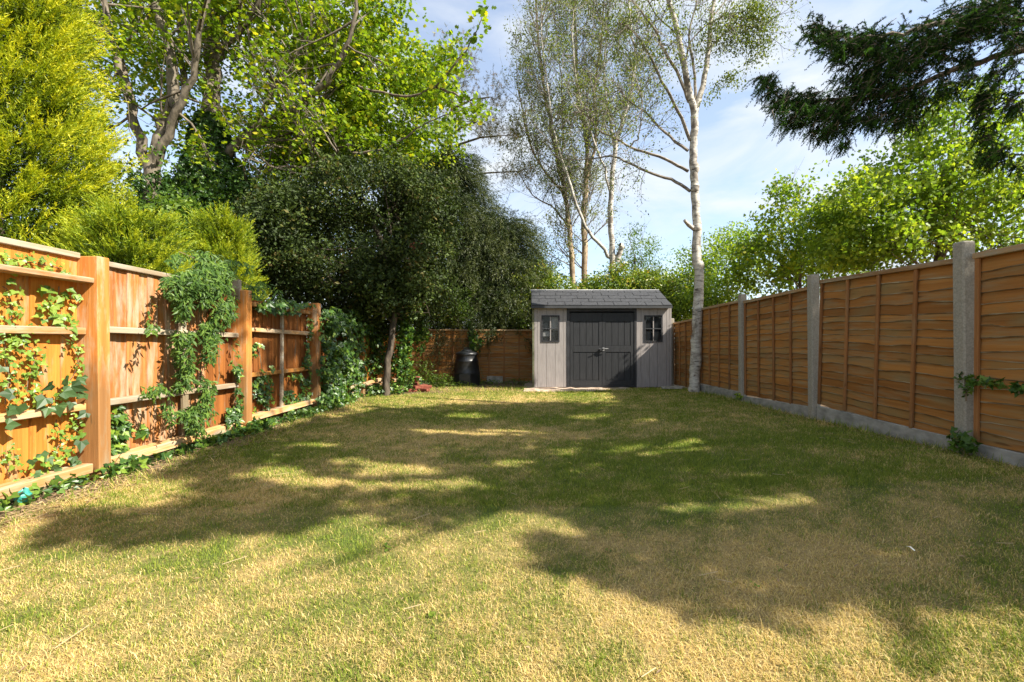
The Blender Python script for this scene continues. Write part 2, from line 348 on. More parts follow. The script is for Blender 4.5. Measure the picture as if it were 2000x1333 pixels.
M['l_ivy'] = leaf_mat('ivy_leaves', [(0, (.022, .058, .013)), (.5, (.050, .115, .018)), (.85, (.12, .21, .028)), (1, (.22, .32, .035))], .30, .38, .5)
M['l_ivylight'] = leaf_mat('light_ivy_leaves', [(0, (.07, .14, .02)), (.5, (.14, .25, .03)), (1, (.28, .38, .05))], .32, .4, .5)
M['l_climber'] = leaf_mat('climber_leaves', [(0, (.030, .070, .012)), (.5, (.065, .135, .020)), (1, (.15, .24, .035))], .34)
M['l_dry'] = leaf_mat('dry_litter', [(0, (.16, .10, .05)), (.5, (.32, .22, .12)), (1, (.50, .38, .22))], .15)
def mat_single_leaf(name, a, b_):
    m, t, o, b = mat_base(name); oi = N(t, 'ShaderNodeObjectInfo'); c = ramp(t, [(0, a), (1, b_)], oi.outputs['Random'])
    t.links.new(c, b.inputs['Base Color']); b.inputs['Roughness'].default_value = .4; b.inputs['Specular IOR Level'].default_value = .5
    tr = N(t, 'ShaderNodeBsdfTranslucent'); x = N(t, 'ShaderNodeMixShader'); x.inputs[0].default_value = .3
    t.links.new(mixc(t, 1.0, c, (1.3, 1.35, .6), 'MULTIPLY'), tr.inputs[0]); t.links.new(b.outputs[0], x.inputs[1]); t.links.new(tr.outputs[0], x.inputs[2]); t.links.new(x.outputs[0], o.inputs[0]); return m
M['leaf_light'] = mat_single_leaf('light_green_ivy_leaf', (.09, .19, .025), (.27, .37, .05))
M['leaf_dark'] = mat_single_leaf('dark_green_ivy_leaf', (.030, .065, .022), (.075, .14, .045))

# ------------------------------------------------------------------ ground and lawn
BLOBS = [(1500, 1130, 260, 90, .45), (700, 1200, 700, 150, .18), (900, 850, 260, 50, .22), (650, 960, 260, 35, .28), (1700, 950, 300, 60, -.28),
         (1950, 1100, 110, 150, -.45), (1150, 930, 200, 40, -.30), (150, 1060, 160, 40, -.28), (500, 880, 200, 30, -.30), (1150, 1100, 120, 50, -.25),
         (1000, 785, 250, 12, .25), (60, 1300, 120, 60, .3), (1500, 1290, 250, 60, .25), (1080, 1180, 150, 60, -.1)]
def dryness(x, y):
    u, v = UV(x, y, 0.02)
    d = .50 + 1.15 * (vnoise(x, y, .9, 3) - .5) + .9 * (vnoise(x + 40, y + 9, 4.0, 3) - .5) + .8 * (vnoise(x + 4, y + 19, 14.0, 2) - .5)
    for bu, bv, ru, rv, a in BLOBS: d = d + .95 * a * np.exp(-((u - bu) / ru) ** 2 - ((v - bv) / rv) ** 2)
    return np.clip(d, 0, 1)
def soilness(x, y):
    n = vnoise(x + 7, y + 3, 2.2, 3)
    a = sstep(10.1, 10.9, y + (n - .5) * 1.4 - .15 * np.clip(x, -3, 0)) * (1 - sstep(-.3, .6, x) * (y < 10.6))
    b = 1 - sstep(-3.35, -2.95, x + (n - .5) * .5)
    c = sstep(3.25, 3.5, x + (n - .5) * .25)
    o = (np.abs(x) > 3.6) | (y > 13)
    return np.clip(np.maximum.reduce([a, b, c * .8, o * 1.0]), 0, 1)
xs = np.concatenate([[-600, -200, -60, -20, -10, -6], np.linspace(-4.2, 4.2, 130), [6, 9, 12, 20, 60, 200, 600]])
ys = np.concatenate([[-600, -200, -50, -15, -6, -3], np.linspace(-1.5, 13.5, 190), [16, 20, 30, 60, 200, 600]])
XX, YY = np.meshgrid(xs, ys, indexing='ij')
ZZ = G(XX, YY) + .018 * (vnoise(XX, YY, 1.6, 3) - .5) * (np.abs(XX) < 5)
nx, ny = XX.shape
gi = (np.arange(nx - 1)[:, None] * ny + np.arange(ny - 1)[None])
gf = np.stack([gi, gi + ny, gi + ny + 1, gi + 1], -1).reshape(-1, 4)
gm = MB(); gm.add(np.stack([XX, YY, ZZ], -1).reshape(-1, 3), gf)
def ground_mat():
    m, t, o, b = mat_base('turf'); a = N(t, 'ShaderNodeAttribute', attribute_name='dry'); s_ = N(t, 'ShaderNodeAttribute', attribute_name='soil')
    n = noise(t, (1, 1, 1), 55, 6, .7); n2 = noise(t, (1, 1, 1), 9, 5, .6)
    green = ramp(t, [(.3, (.045, .070, .016)), (.7, (.12, .16, .035))], n); straw = ramp(t, [(.3, (.24, .17, .07)), (.7, (.46, .34, .15))], n)
    soil = ramp(t, [(.3, (.10, .065, .04)), (.7, (.27, .19, .12))], n2)
    c = mixc(t, s_.outputs['Fac'], mixc(t, a.outputs['Fac'], green, straw), soil)
    t.links.new(c, b.inputs['Base Color']); b.inputs['Roughness'].default_value = .95; b.inputs['Specular IOR Level'].default_value = .1; bump(t, b, n, .8, .02); return m
gr = gm.build('ground', ground_mat(), smooth=True); tag(gr, kind='structure', label='worn back garden ground under the lawn')
fx, fy = XX.ravel(), YY.ravel()
for nm, arr in (('dry', dryness(fx, np.maximum(fy, .3))), ('soil', soilness(fx, fy))):
    at = gr.data.attributes.new(nm, 'FLOAT', 'POINT'); at.data.foreach_set('value', arr.astype(np.float32))

def gz(x, y): return G(x, y) + .018 * (vnoise(x, y, 1.6, 3) - .5)
def blades(x, y, ln, w, bent, mb, tlist):
    n = len(x); d = dryness(x, y); r = rng.random(n); dry = (r < d * .92 + .03)
    hue = np.where(dry, .55 + .45 * rng.random(n), .45 * rng.random(n))
    az = rng.random(n) * 2 * np.pi; lean = np.abs(rng.normal(0, .6, n)) + np.where(dry, .75, .2); lean = np.clip(lean, 0, 1.5)
    h = np.stack([np.cos(az), np.sin(az), np.zeros(n)], 1); sd_ = np.stack([-np.sin(az + rng.normal(0, .8, n)), np.cos(az), np.zeros(n)], 1)
    b0 = np.stack([x, y, gz(x, y) - .003], 1); up = np.array([0, 0, 1.0])
    if bent:
        l1 = lean * .5; m_ = b0 + (h * np.sin(l1)[:, None] + up * np.cos(l1)[:, None]) * (ln * .5)[:, None]
        tip = m_ + (h * np.sin(lean * 1.2)[:, None] + up * np.cos(lean * 1.2)[:, None]) * (ln * .55)[:, None]
        v = np.stack([b0 - sd_ * w[:, None] * .5, b0 + sd_ * w[:, None] * .5, m_ + sd_ * w[:, None] * .42, m_ - sd_ * w[:, None] * .42, tip], 1).reshape(-1, 3)
        k = np.arange(n)[:, None] * 5
        mb.add(v, k + np.array([[0, 1, 2, 3]]), hue)
        mb.f3.append(k + np.array([[3, 2, 4]]) + mb.n - len(v)); mb.t3.append(hue); mb.m3.append(np.zeros(n, int))
    else:
        tip = b0 + (h * np.sin(lean)[:, None] + up * np.cos(lean)[:, None]) * ln[:, None]
        v = np.stack([b0 - sd_ * w[:, None] * .5, b0 + sd_ * w[:, None] * .5, tip], 1).reshape(-1, 3)
        mb.add(v, np.arange(n * 3).reshape(-1, 3), hue)
def lawn_points(n, y0, y1, pw, wide=1.25):
    q = rng.random(n); e = 1 - pw; y = (y0 ** e + q * (y1 ** e - y0 ** e)) ** (1 / e)
    half = np.minimum(3.46, wide * y + .4); x = rng.uniform(-1, 1, n) * half
    keep = rng.random(n) > soilness(x, y) * .93; x, y = x[keep], y[keep]
    # ragged, tufted: fewer blades in thin spots
    k2 = rng.random(len(x)) < .35 + 1.1 * vnoise(x, y, 7, 3); return x[k2], y[k2]
grass_mat = leaf_mat('grass_blades', [(0, (.10, .15, .018)), (.28, (.20, .26, .03)), (.46, (.36, .38, .055)), (.55, (.52, .41, .12)), (.8, (.62, .45, .17)), (1, (.70, .55, .27))], .28, .6, .2, (1.1, 1.1, .8))
gb = MB()
x, y = lawn_points(330000, .95, 3.4, 1.1)
blades(x, y, (.014 + .018 * rng.random(len(x))) * (1 + 1.0 * (rng.random(len(x)) > .97)), (.0017 + .0010 * rng.random(len(x))), True, gb, None)
x, y = lawn_points(560000, 3.0, 12.2, 1.35)
blades(x, y, (.017 + .020 * rng.random(len(x))) * (1 + .03 * y), .0014 + .0008 * y, False, gb, None)
# taller tufts along both fence feet and in front of the shed
xl = np.concatenate([rng.normal(-3.12, .10, 9000), rng.normal(3.40, .05, 7000), rng.uniform(-.2, 3.3, 3500), rng.uniform(-2.6, .1, 6000)])
yl = np.concatenate([rng.uniform(2.2, 10.5, 9000), rng.uniform(2.5, 10.5, 7000), rng.normal(10.1, .05, 3500), rng.normal(10.9, .35, 6000)])
k = rng.random(len(xl)) < vnoise(xl, yl, 2.5, 3) * 1.5 - .25; xl, yl = xl[k], yl[k]
blades(xl, yl, .05 + .06 * rng.random(len(xl)), .003 + .0006 * yl, False, gb, None)
tag(gb.build('grass', grass_mat), 'short mown lawn of mixed green and straw dry grass blades', 'grass', kind='stuff')

# ------------------------------------------------------------------ left fence: posts, rails, vertical feather edge boards
lf = thing('board_fence', 'orange stained vertical board fence with posts and rails, overgrown by ivy', 'fence', (-3.5, 7, 0))
def part(name, mb, mat, par, **k):
    o = mb.build(name, mat, None, **k); o.parent = par; o.matrix_parent_inverse = par.matrix_world.inverted() if False else o.matrix_parent_inverse
    o.location = Vector(o.location) - par.location; return o
def origin_box(name, c, sx, sy, sz, mat, par, rot=(0, 0, 0), bevel=.004, lab=None, wob=0.0):
    b = MB().box(-sx / 2, sx / 2, -sy / 2, sy / 2, -sz / 2, sz / 2); v = b.v[0]
    if wob: b.v[0] = v + rng.normal(0, wob, v.shape)
    o = part(name, b, mat, par, loc=c, bevel=bevel); o.rotation_euler = rot
    if lab: o['label'] = lab
    return o
posts = [1.72, 3.64, 5.52, 7.35, 9.35, 11.2, 12.85]
ptop = [1.80, 1.77, 1.73, 1.74, 1.50, 1.50, 1.5]
for k, (py, pt) in enumerate(zip(posts, ptop)):
    origin_box('post', (-3.49, py, (pt - .15) / 2), .18, .105, pt + .15, M['post_wood'] if k < 5 else M['stain'], lf, rot=(R(random.uniform(-.4, .4)), R(random.uniform(-.5, .5)), 0), bevel=.006)
# grey offcut fixed to the head of the third post
origin_box('post_extension', (-3.53, 5.47, 1.73), .10, .05, .24, M['grey_batten'], lf, lab='short grey offcut at the head of a fence post')
# bays: (y0, y1, rails z list with small slopes, board top, material)
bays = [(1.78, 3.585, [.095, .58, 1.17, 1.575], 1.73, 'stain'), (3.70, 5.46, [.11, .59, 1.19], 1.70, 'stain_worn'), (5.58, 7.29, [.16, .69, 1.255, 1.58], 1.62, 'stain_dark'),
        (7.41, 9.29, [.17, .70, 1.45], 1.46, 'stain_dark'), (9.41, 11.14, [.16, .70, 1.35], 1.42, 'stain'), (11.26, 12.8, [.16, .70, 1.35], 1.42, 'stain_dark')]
boards_me = {}
for bk, (y0, y1, rails, top, mk) in enumerate(bays):
    n = int(round((y1 - y0) / (.112 if bk < 2 else .098))); wdt = (y1 - y0) / n
    for i in range(n):
        h = top + random.uniform(-.012, .012)
        b = MB(); w2 = wdt * .5 + .006; zz = np.array([0.0, h / 2, h]); 
        v = []
        warp = rng.normal(0, .0025, 3)
        for q, z in enumerate(zz):
            v += [(-.012 + warp[q], -w2, z), (.004 + warp[q], -w2, z), (.000 + warp[q], w2, z), (-.012 + warp[q], w2, z)]
        f = []
        for q in range(2):
            o_ = q * 4
            f += [(o_ + a, o_ + (a + 1) % 4, o_ + 4 + (a + 1) % 4, o_ + 4 + a) for a in range(4)]
        f += [(0, 3, 2, 1), (8, 9, 10, 11)]
        b.add(v, f)
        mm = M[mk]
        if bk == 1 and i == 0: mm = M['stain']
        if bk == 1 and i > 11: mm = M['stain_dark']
        o = part('board', b, mm, lf, loc=(-3.575 + (.006 if i % 2 else 0), y0 + wdt * (i + .5), .03 + G(0, 5))); o.rotation_euler = (R(random.uniform(-.25, .25)), 0, R(random.uniform(-1.2, 1.2)))
    for r_i, z in enumerate(rails):
        th = .055 if r_i else .075; out = .065 if r_i else .12
        if bk == 0 and r_i == 3: out = .13; th = .042
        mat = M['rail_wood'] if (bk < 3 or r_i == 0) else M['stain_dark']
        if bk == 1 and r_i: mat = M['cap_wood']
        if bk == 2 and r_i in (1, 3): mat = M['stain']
        o = origin_box('rail', (-3.562 + out / 2 + .006, (y0 + y1) / 2, z), out, y1 - y0 + (.10 if (r_i == 0 or (bk == 0 and r_i == 3)) and False else .0), th, mat, lf,
                       rot=(R(random.uniform(-.5, .7)), R(random.uniform(-2, 4)), 0), bevel=.006)
    if bk < 2: origin_box('cap_rail', (-3.57, (y0 + y1) / 2, top + .045), .065, y1 - y0, .045, M['cap_wood'], lf, rot=(R(-.3), 0, 0), bevel=.005, lab='weathered grey capping rail')
origin_box('batten', (-3.515, 4.62, .86), .032, .075, 1.60, M['grey_batten'], lf, rot=(R(2.2), 0, 0), lab='grey weathered upright batten')
origin_box('batten', (-3.500, 6.42, .86), .035, .05, 1.42, M['cap_wood'], lf, rot=(R(-.4), 0, 0), lab='pale upright batten')
origin_box('stub_post', (-3.44, 8.55, .13), .06, .06, .34, M['stain'], lf, lab='short bright orange stub under a fallen rail')
origin_box('fallen_rail', (-3.33, 9.3, .29), .07, 1.7, .06, M['rail_wood'], lf, rot=(R(3), 0, R(-8)))

# ------------------------------------------------------------------ waney lap panels between concrete posts
def slat_mesh(seed):
    r_ = np.random.default_rng(seed); n = 17; xx = np.linspace(-.5, .5, n); wv = np.zeros(n)
    for q in range(3): wv += r_.uniform(.001, .005) * np.sin(xx * r_.uniform(5, 22) + r_.uniform(0, 6))
    kx = r_.uniform(-.35, .35); wv -= r_.uniform(.0, .018) * np.exp(-((xx - kx) / .06) ** 2) + r_.normal(0, .0012, n)
    mb = MB(); top = np.full(n, .115)
    v = np.concatenate([np.stack([xx, np.zeros(n) + .004, top], 1), np.stack([xx, np.zeros(n) - .013, wv + .004 + r_.uniform(-.002, .003, n)], 1), np.stack([xx, np.zeros(n) - .010, wv - .003], 1), np.stack([xx, np.zeros(n) + .008, wv - .001], 1)])
    i = np.arange(n - 1)
    f1 = np.stack([i, i + n, i + n + 1, i + 1], 1); f2 = np.stack([i + n, i + 2 * n, i + 2 * n + 1, i + n + 1], 1); f3 = np.stack([i + 2 * n, i + 3 * n, i + 3 * n + 1, i + 2 * n + 1], 1)
    mb.add(v, f1, mat=0); mb.f4 += [f2, f3]; mb.t4 += [np.full(n - 1, .5)] * 2; mb.m4 += [np.ones(n - 1, int)] * 2
    return mb.mesh('slat', [M['slat'], M['slat_edge']])
SLATS = [slat_mesh(100 + k) for k in range(12)]
def waney_panel(fence, pa, pb, z0a, z0b, z1a, z1b, label=None, rows=15, nb=3):
    """pa -> pb run along the foot, faces the garden; z0 foot, z1 top at each end"""
    pa = np.array(pa); pb = np.array(pb); L_ = np.linalg.norm(pb - pa); mid = (pa + pb) / 2; ang = math.atan2(pb[1] - pa[1], pb[0] - pa[0])
    e = bpy.data.objects.new('panel', None); col.objects.link(e); e.parent = fence; zb = (z0a + z0b) / 2; H_ = ((z1a - z0a) + (z1b - z0b)) / 2
    tilt = math.atan2((z1b + z0b - z1a - z0a) / 2, L_)
    e.location = Vector((mid[0], mid[1], zb)) - fence.location; e.rotation_euler = (0, -tilt, ang); e.empty_display_size = .1
    if label: e['label'] = label
    zc = 0.0; hs = rng.uniform(.7, 1.3, rows); hs = hs / hs.sum() * (H_ - .035)
    for q in range(rows):
        o = obj('slat', SLATS[rng.integers(12)], e, (0, .016 + random.uniform(-.002, .002), zc), (0, R(random.uniform(-.35, .35)), 0 if random.random() < .5 else 0), (L_ - .03, 1, max(1.0, hs[q] / .088)))
        if random.random() < .5: o.scale.x *= -1
        zc += hs[q]
    for q in range(nb + 2):
        xx = -L_ / 2 + .03 + (L_ - .06) * q / (nb + 1)
        b = MB().box(-.017, .017, -.022, .0, 0, H_ - .03); o = b.build('batten', M['batten'], e, (xx, 0, 0), bevel=.003)
    b = MB().box(-L_ / 2, L_ / 2, -.028, .020, 0, .045); b.build('top_rail', M['frame_top'], e, (0, 0, H_ - .03), bevel=.004)
    return e
rf = thing('slatted_fence', 'brown wavy edge lap fence between concrete posts on the right, in shade', 'fence', (3.5, 7, 0))
FX = 3.52
ry = [-.15, 1.72, 3.66, 5.61, 7.50, 9.42, 11.25, 13.1]
rtop = [1.95, 1.93, 1.90, 1.935, 1.905, 1.80, 1.72, 1.6]
for k, (py, pt) in enumerate(zip(ry, rtop)):
    g0 = float(G(3.5, py)) - .3
    b = MB(); w0 = .052
    b.box(-w0, w0, -w0, w0, 0, pt - g0); 
    o = part('concrete_post', b, M['concrete'], rf, loc=(FX - .012, py, g0), bevel=.012); o.rotation_euler = (R(random.uniform(-.5, .5)), R(random.uniform(-.3, .3)), 0)
tops = [(1.77, 1.765), (1.765, 1.775), (1.745, 1.86), (1.765, 1.80), (1.79, 1.82), (1.63, 1.60), (1.55, 1.5)]
foot = [(.29, .29), (.285, .30), (.305, .33), (.30, .235), (.29, .265), (.14, .10), (.08, .05)]
for k in range(7):
    a, b_ = ry[k] + .054, ry[k + 1] - .054
    off = FX + (.0 if k < 5 else .03)
    # faces -X: run from far to near so the local -Y side looks at the garden
    waney_panel(rf, (off, b_), (off, a), foot[k][1], foot[k][0], tops[k][1], tops[k][0], rows=17 if k < 5 else 15)
    if k < 5:
        gbm = MB(); g0 = float(G(3.5, a)) - .12; g1 = float(G(3.5, b_)) - .12
        v = [(off + dx, yy, zz) for dx in (-.02, .025) for yy, zz in ((a, g0), (b_, g1), (b_, foot[k][1] - .004), (a, foot[k][0] - .004))]
        gbm.add(np.array(v) - np.array([off, (a + b_) / 2, 0]), [(0, 1, 2, 3), (7, 6, 5, 4), (3, 2, 6, 7), (0, 4, 5, 1), (0, 3, 7, 4), (1, 5, 6, 2)])
        part('gravel_board', gbm, M['gravel_board'], rf, loc=(off, (a + b_) / 2, 0), bevel=.004)
# back fence
bf = thing('slatted_fence', 'low brown lap fence across the far end behind the black compost bin', 'fence', (-1.5, 12.95, 0))
BY = 13.0
bx = [-3.56, -1.68, .20, 2.05, 3.5]
for k, x_ in enumerate(bx):
    b = MB().box(-.05, .05, -.05, .05, 0, 1.72); part('concrete_post', b, M['concrete'], bf, loc=(x_, BY - .01, -.05 + (.0)), bevel=.01)
for k in range(4): waney_panel(bf, (bx[k] + .055, BY), (bx[k + 1] - .055, BY), .03, .03, 1.50, 1.49 if k else 1.50, rows=14)

# ------------------------------------------------------------------ shed
shed = thing('garden_shed', 'grey garden shed with charcoal double doors and two small windows', 'shed', (1.73, 10.95, .05))
SX0, SX1, SY, SZ = .085, 3.385, 10.95, .055
def sx(u): return (u - VX) / F * SY
def szz(v): return CAMZ - (v - HY) / F * SY
EZ = 2.02
def front_wall(u0, u1, wu0, wu1, grooves):
    edges = [sx(u0)] + [sx(g_) for g_ in grooves] + [sx(u1)]
    w0, w1, wz0, wz1 = sx(wu0), sx(wu1), szz(668.5), szz(616.5)
    for a, b_ in zip(edges[:-1], edges[1:]):
        b = MB(); g_ = .0028
        # planks are notched round the window
        segs = [(a, b_, SZ, EZ)]
        if a < w1 and b_ > w0:
            segs = [(a, b_, SZ, wz0), (a, b_, wz1, EZ)]
            if a < w0: segs.append((a, w0, wz0, wz1))
            if b_ > w1: segs.append((w1, b_, wz0, wz1))
        cx = (a + b_) / 2
        if len(segs) == 2:
            up_b = MB().box(a + g_ - cx, b_ - g_ - cx, -.018, .006, 0, EZ - wz1); part('wall_plank', up_b, M['shed_grey'], shed, loc=(cx, SY, wz1)); segs = segs[:1]
        for (p0, p1, q0, q1) in segs: b.box(max(p0, a + g_) - cx, min(p1, b_ - g_) - cx, -.018, .006, q0 - SZ, q1 - SZ)
        part('wall_plank', b, M['shed_grey'], shed, loc=(cx, SY, SZ))
    # window
    fr = MB(); t_ = .035; y0_, y1_ = -.036, .012; cx = (w0 + w1) / 2; cz = (wz0 + wz1) / 2; hw = (w1 - w0) / 2; hh = (wz1 - wz0) / 2
    fr.box(-hw, -hw + t_, y0_, y1_, -hh, hh); fr.box(hw - t_, hw, y0_, y1_, -hh, hh); fr.box(-hw + t_, hw - t_, y0_, y1_, hh - t_, hh); fr.box(-hw + t_, hw - t_, y0_, y1_, -hh, -hh + t_)
    w = part('window', fr, M['shed_frame'], shed, loc=(cx, SY, cz))
    mu = MB(); mu.box(-.011, .011, -.030, -.012, -hh + t_, hh - t_); mu.build('muntin', M['shed_grey'], w, (0, 0, 0))
    mu = MB(); mu.box(-hw + t_, hw - t_, -.033, -.010, -.011, .011); mu.build('muntin', M['shed_mid'], w, (0, 0, 0))
    for a in (-1, 1):
        for c in (-1, 1):
            p_ = MB().box(-(hw - t_) / 2 + .011 * .5, (hw - t_) / 2 - .011 * .5, -.002, .002, -(hh - t_) / 2 + .006, (hh - t_) / 2 - .006)
            p_.build('pane', M['glass'], w, (a * (hw - t_ + .011) / 2, -.004, c * (hh - t_ + .011) / 2))
    return cx, cz, hw, hh
wl = front_wall(1043.4, 1107, 1057.4, 1092.7, [1050, 1067.5, 1084.5, 1101])
wr = front_wall(1243, 1307.7, 1257.7, 1293.6, [1251.5, 1268.5, 1284, 1301.5])
b = MB(); b.box(-.30, .02, 0, .004, -.30, .28); 
part('pale_panel', MB().box(-.02, .22, 0, .006, -.05, .30), M['pale_panel'], shed, loc=(wl[0] + .01, SY + .05, wl[1] + .01))['label'] = 'white panel added behind the left window for its pale reflection'
part('pale_panel', MB().box(-.18, -.02, 0, .006, -.16, -.04), M['pale_panel'], shed, loc=(wl[0], SY + .10, wl[1] - .02))  # both white panels stand in for the pale reflection in the panes
part('inner_shelf', MB().box(-.2, .2, 0, .3, 0, .02), M['shed_mid'], shed, loc=(wr[0], SY + .10, wr[1] - .08))
# frame, corner posts, side and back walls, floor
dx0, dx1 = sx(1112.5), sx(1238.6)
b = MB(); b.box(sx(1107), dx0, -.030, .05, SZ, EZ - .03); b.box(dx1, sx(1243), -.030, .05, SZ, EZ - .03); b.box(dx0, dx1, -.030, .05, szz(609), EZ - .03); b.box(dx0, dx1, -.02, .05, SZ, SZ + .03)
part('door_frame', b, M['shed_frame'], shed, loc=(0, SY, 0))
SD = 2.12
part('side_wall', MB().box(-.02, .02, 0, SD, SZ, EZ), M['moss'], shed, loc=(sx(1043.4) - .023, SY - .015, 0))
part('side_wall', MB().box(-.02, .02, 0, SD, SZ, EZ), M['shed_grey'], shed, loc=(sx(1307.7) + .023, SY - .015, 0))
part('back_wall', MB().box(sx(1043.4), sx(1307.7), 0, .03, SZ, EZ), M['shed_grey'], shed, loc=(0, SY + SD - .05, 0))
part('floor', MB().box(sx(1043.4), sx(1307.7), .06, SD - .06, SZ - .01, SZ + .02), M['shed_frame'], shed, loc=(0, SY, 0))
RZ, RY = 2.50, 11.93
for xx in (sx(1043.4) - .02, sx(1307.7) + .02):
    g_ = MB(); y0_, y1_ = SY - .01 - RY, SY + SD - .02 - RY
    g_.add([(-.015, y0_, EZ), (-.015, y1_, EZ), (-.015, 0, RZ - .05), (.015, y0_, EZ), (.015, y1_, EZ), (.015, 0, RZ - .05)], [(0, 2, 1), (3, 4, 5)]); part('gable', g_, M['shed_grey'], shed, loc=(xx, RY, 0))
# doors
mdx = (dx0 + dx1) / 2 + .006
def door(x0, x1, hinge):
    ztop, zbot = szz(611.5), SZ + .035; cx = (x0 + x1) / 2; w = (x1 - x0) / 2; H_ = ztop - zbot
    b = MB(); st = .075
    b.box(-w, -w + st, -.020, .02, 0, H_); b.box(w - st, w, -.020, .02, 0, H_)
    b.box(-w + st, w - st, -.020, .02, 0, .13); b.box(-w + st, w - st, -.020, .02, H_ - .20, H_)
    d = part('door', b, M['shed_dark'], shed, loc=(cx, SY + .002, zbot))
    n = 4; pw = (2 * w - 2 * st) / n
    for q in range(n):
        for (q0, q1) in ((.13, .80), (.96, H_ - .20)):
            p_ = MB().box(-pw / 2 + .005, pw / 2 - .005, -.012, .004, q0 + .003, q1 - .003); p_.build('door_plank', M['shed_dark'], d, (-w + st + pw * (q + .5), .0, 0), bevel=.003)
    MB().box(-w + st, w - st, -.022, .004, .803, .957).build('crossbar', M['shed_dark'], d, (0, 0, 0), bevel=.004)
    MB().box(-w + st, w - st, .004, .010, .13, H_ - .2).build('backing', M['shed_frame'], d, (0, 0, 0))
    return d, zbot
dl, zb = door(dx0 + .012, mdx - .004, -1)
dr, zb = door(mdx + .004, dx1 - .012, 1)
# handle with a lever and a padlock plate
hb = MB(); hz = szz(682.0) - zb; w_r = (dx1 - .012 - mdx - .004) / 2
tube(hb, [(-w_r + .02, -.02, hz), (-w_r + .02, -.085, hz), (-w_r + .055, -.095, hz + .004), (-w_r + .13, -.09, hz + .006)], [.018, .016, .012, .009], 8)
hb.box(-w_r + .0, -w_r + .05, -.030, -.018, hz - .05, hz + .035)
hb.build('handle', M['metal'], dr, (0, 0, 0))
hb = MB(); hb.box(-.02, .02, -.075, -.02, -.035, .03); tube(hb, [(0, -.05, .02), (-.05, -.10, .012), (-.13, -.09, -.02)], [.012, .012, .008], 6)
hb.build('latch', M['shed_frame'], dl, (w_r - .03, -.0, hz - .015), bevel=.004)
# roof: two slopes of separate shingles under a pale ridge cap
roof = MB(); rx0, rx1 = .035, 3.375; ye = 10.80; ze = 1.99
roof.add([(rx0, ye, ze), (rx1, ye, ze), (rx1, RY, RZ - .012), (rx0, RY, RZ - .012), (rx0, ye, ze - .05), (rx1, ye, ze - .05), (rx1, RY, RZ - .06), (rx0, RY, RZ - .06)], [(0, 1, 2, 3), (4, 7, 6, 5), (0, 4, 5, 1), (0, 3, 7, 4), (1, 5, 6, 2)])
yb = RY + (RY - ye)
roof.add([(rx0, yb, ze), (rx1, yb, ze), (rx1, RY, RZ - .012), (rx0, RY, RZ - .012), (rx0, yb, ze - .05), (rx1, yb, ze - .05), (rx1, RY, RZ - .06), (rx0, RY, RZ - .06)], [(3, 2, 1, 0), (5, 6, 7, 4), (1, 5, 4, 0), (4, 7, 3, 0), (2, 6, 5, 1)])
ro = part('roof', roof, M['shed_frame'], shed, loc=(0, 0, 0)); ro.location = -shed.location
slope = Vector((0, RY - ye, RZ - .012 - ze)); SL = slope.length; sang = math.atan2(slope.z, slope.y); rows_ = 5
shm = []
for q in range(4):
    s_ = MB(); s_.box(-.5, .5, 0, .955, .004, .012 + q * .001); shm.append(s_.mesh('shingle', M['shingle']))
for side in (0, 1):
    for r_i in range(rows_):
        x_ = rx0; first = True
        while x_ < rx1 - .02:
            w = .40 * ((.5 if r_i % 2 else .95) * random.uniform(.9, 1.1) if first else random.uniform(.94, 1.06)); w = min(w, rx1 - x_); first = False
            f = r_i / rows_; lift = random.uniform(0, .004)
            yy = ye - .008 + slope.y * f; z_ = ze + slope.z * f + .004 + lift
            if side: yy = 2 * RY - yy
            o = obj('shingle', random.choice(shm), ro, (x_ + w / 2, yy, z_), (sang + R(-.4) if not side else -sang, 0, 0) if not side else (sang + R(-.4), 0, math.pi), (w - .012, SL / rows_, 1.5))
            x_ += w
rd = MB()
for (a, b_) in ((rx0 - .005, 1.83), (1.845, 1.99), (2.0, rx1 + .0)):
    rd.add([(a, RY - .07, RZ - .035), (b_, RY - .07, RZ - .035), (b_, RY, RZ + .018), (a, RY, RZ + .018), (b_, RY + .07, RZ - .035), (a, RY + .07, RZ - .035)], [(0, 1, 2, 3), (3, 2, 4, 5)])
rd.build('ridge_cap', M['ridge'], ro)
part('gutter_edge', MB().box(rx0 - .004, rx1 + .004, -.02, -.002, -.052, .008), M['shed_mid'], shed, loc=(0, ye, ze)).name = 'eave_trim'
# plinth slab and loose slabs in front
def lumpy_slab(name, x0, x1, y0, y1, z0, z1, m, lab, cat, n=14, j=.02):
    mb = MB(); xs_ = np.linspace(x0, x1, n); top = []; bot = []
    front = y0 + rng.normal(0, j, n); zt = z1 + rng.normal(0, j * .3, n)
    v = np.concatenate([np.stack([xs_, front - .03, np.full(n, z0)], 1), np.stack([xs_, front, zt - .015], 1), np.stack([xs_, front + .04, zt], 1), np.stack([xs_, np.full(n, y1), zt], 1)]); i = np.arange(n - 1)
    for q in range(3): mb.add(v, np.stack([i + q * n, i + q * n + 1, i + (q + 1) * n + 1, i + (q + 1) * n], 1))
    e = [(q * n, (q + 1) * n, (q + 1) * n + 1) for q in range(0)]
    mb.add([v[0], v[n], v[2 * n], v[3 * n], (x0, y1, z0)], [(0, 1, 2), (0, 2, 3), (0, 3, 4)]); mb.add([v[n - 1], v[2 * n - 1], v[3 * n - 1], v[4 * n - 1], (x1, y1, z0)], [(0, 2, 1), (0, 3, 2), (0, 4, 3)])
    o = mb.build(name, m); tag(o, lab, cat); return o
lumpy_slab('concrete_plinth', -.14, 3.42, 10.25, 13.0, -.04, .042, M['slab'], 'rough pinkish concrete base showing under the front of the shed', 'concrete base', 30)
st = MB(); th = np.linspace(0, 2 * np.pi, 13)[:-1]; rr = 1 + rng.normal(0, .08, 12)
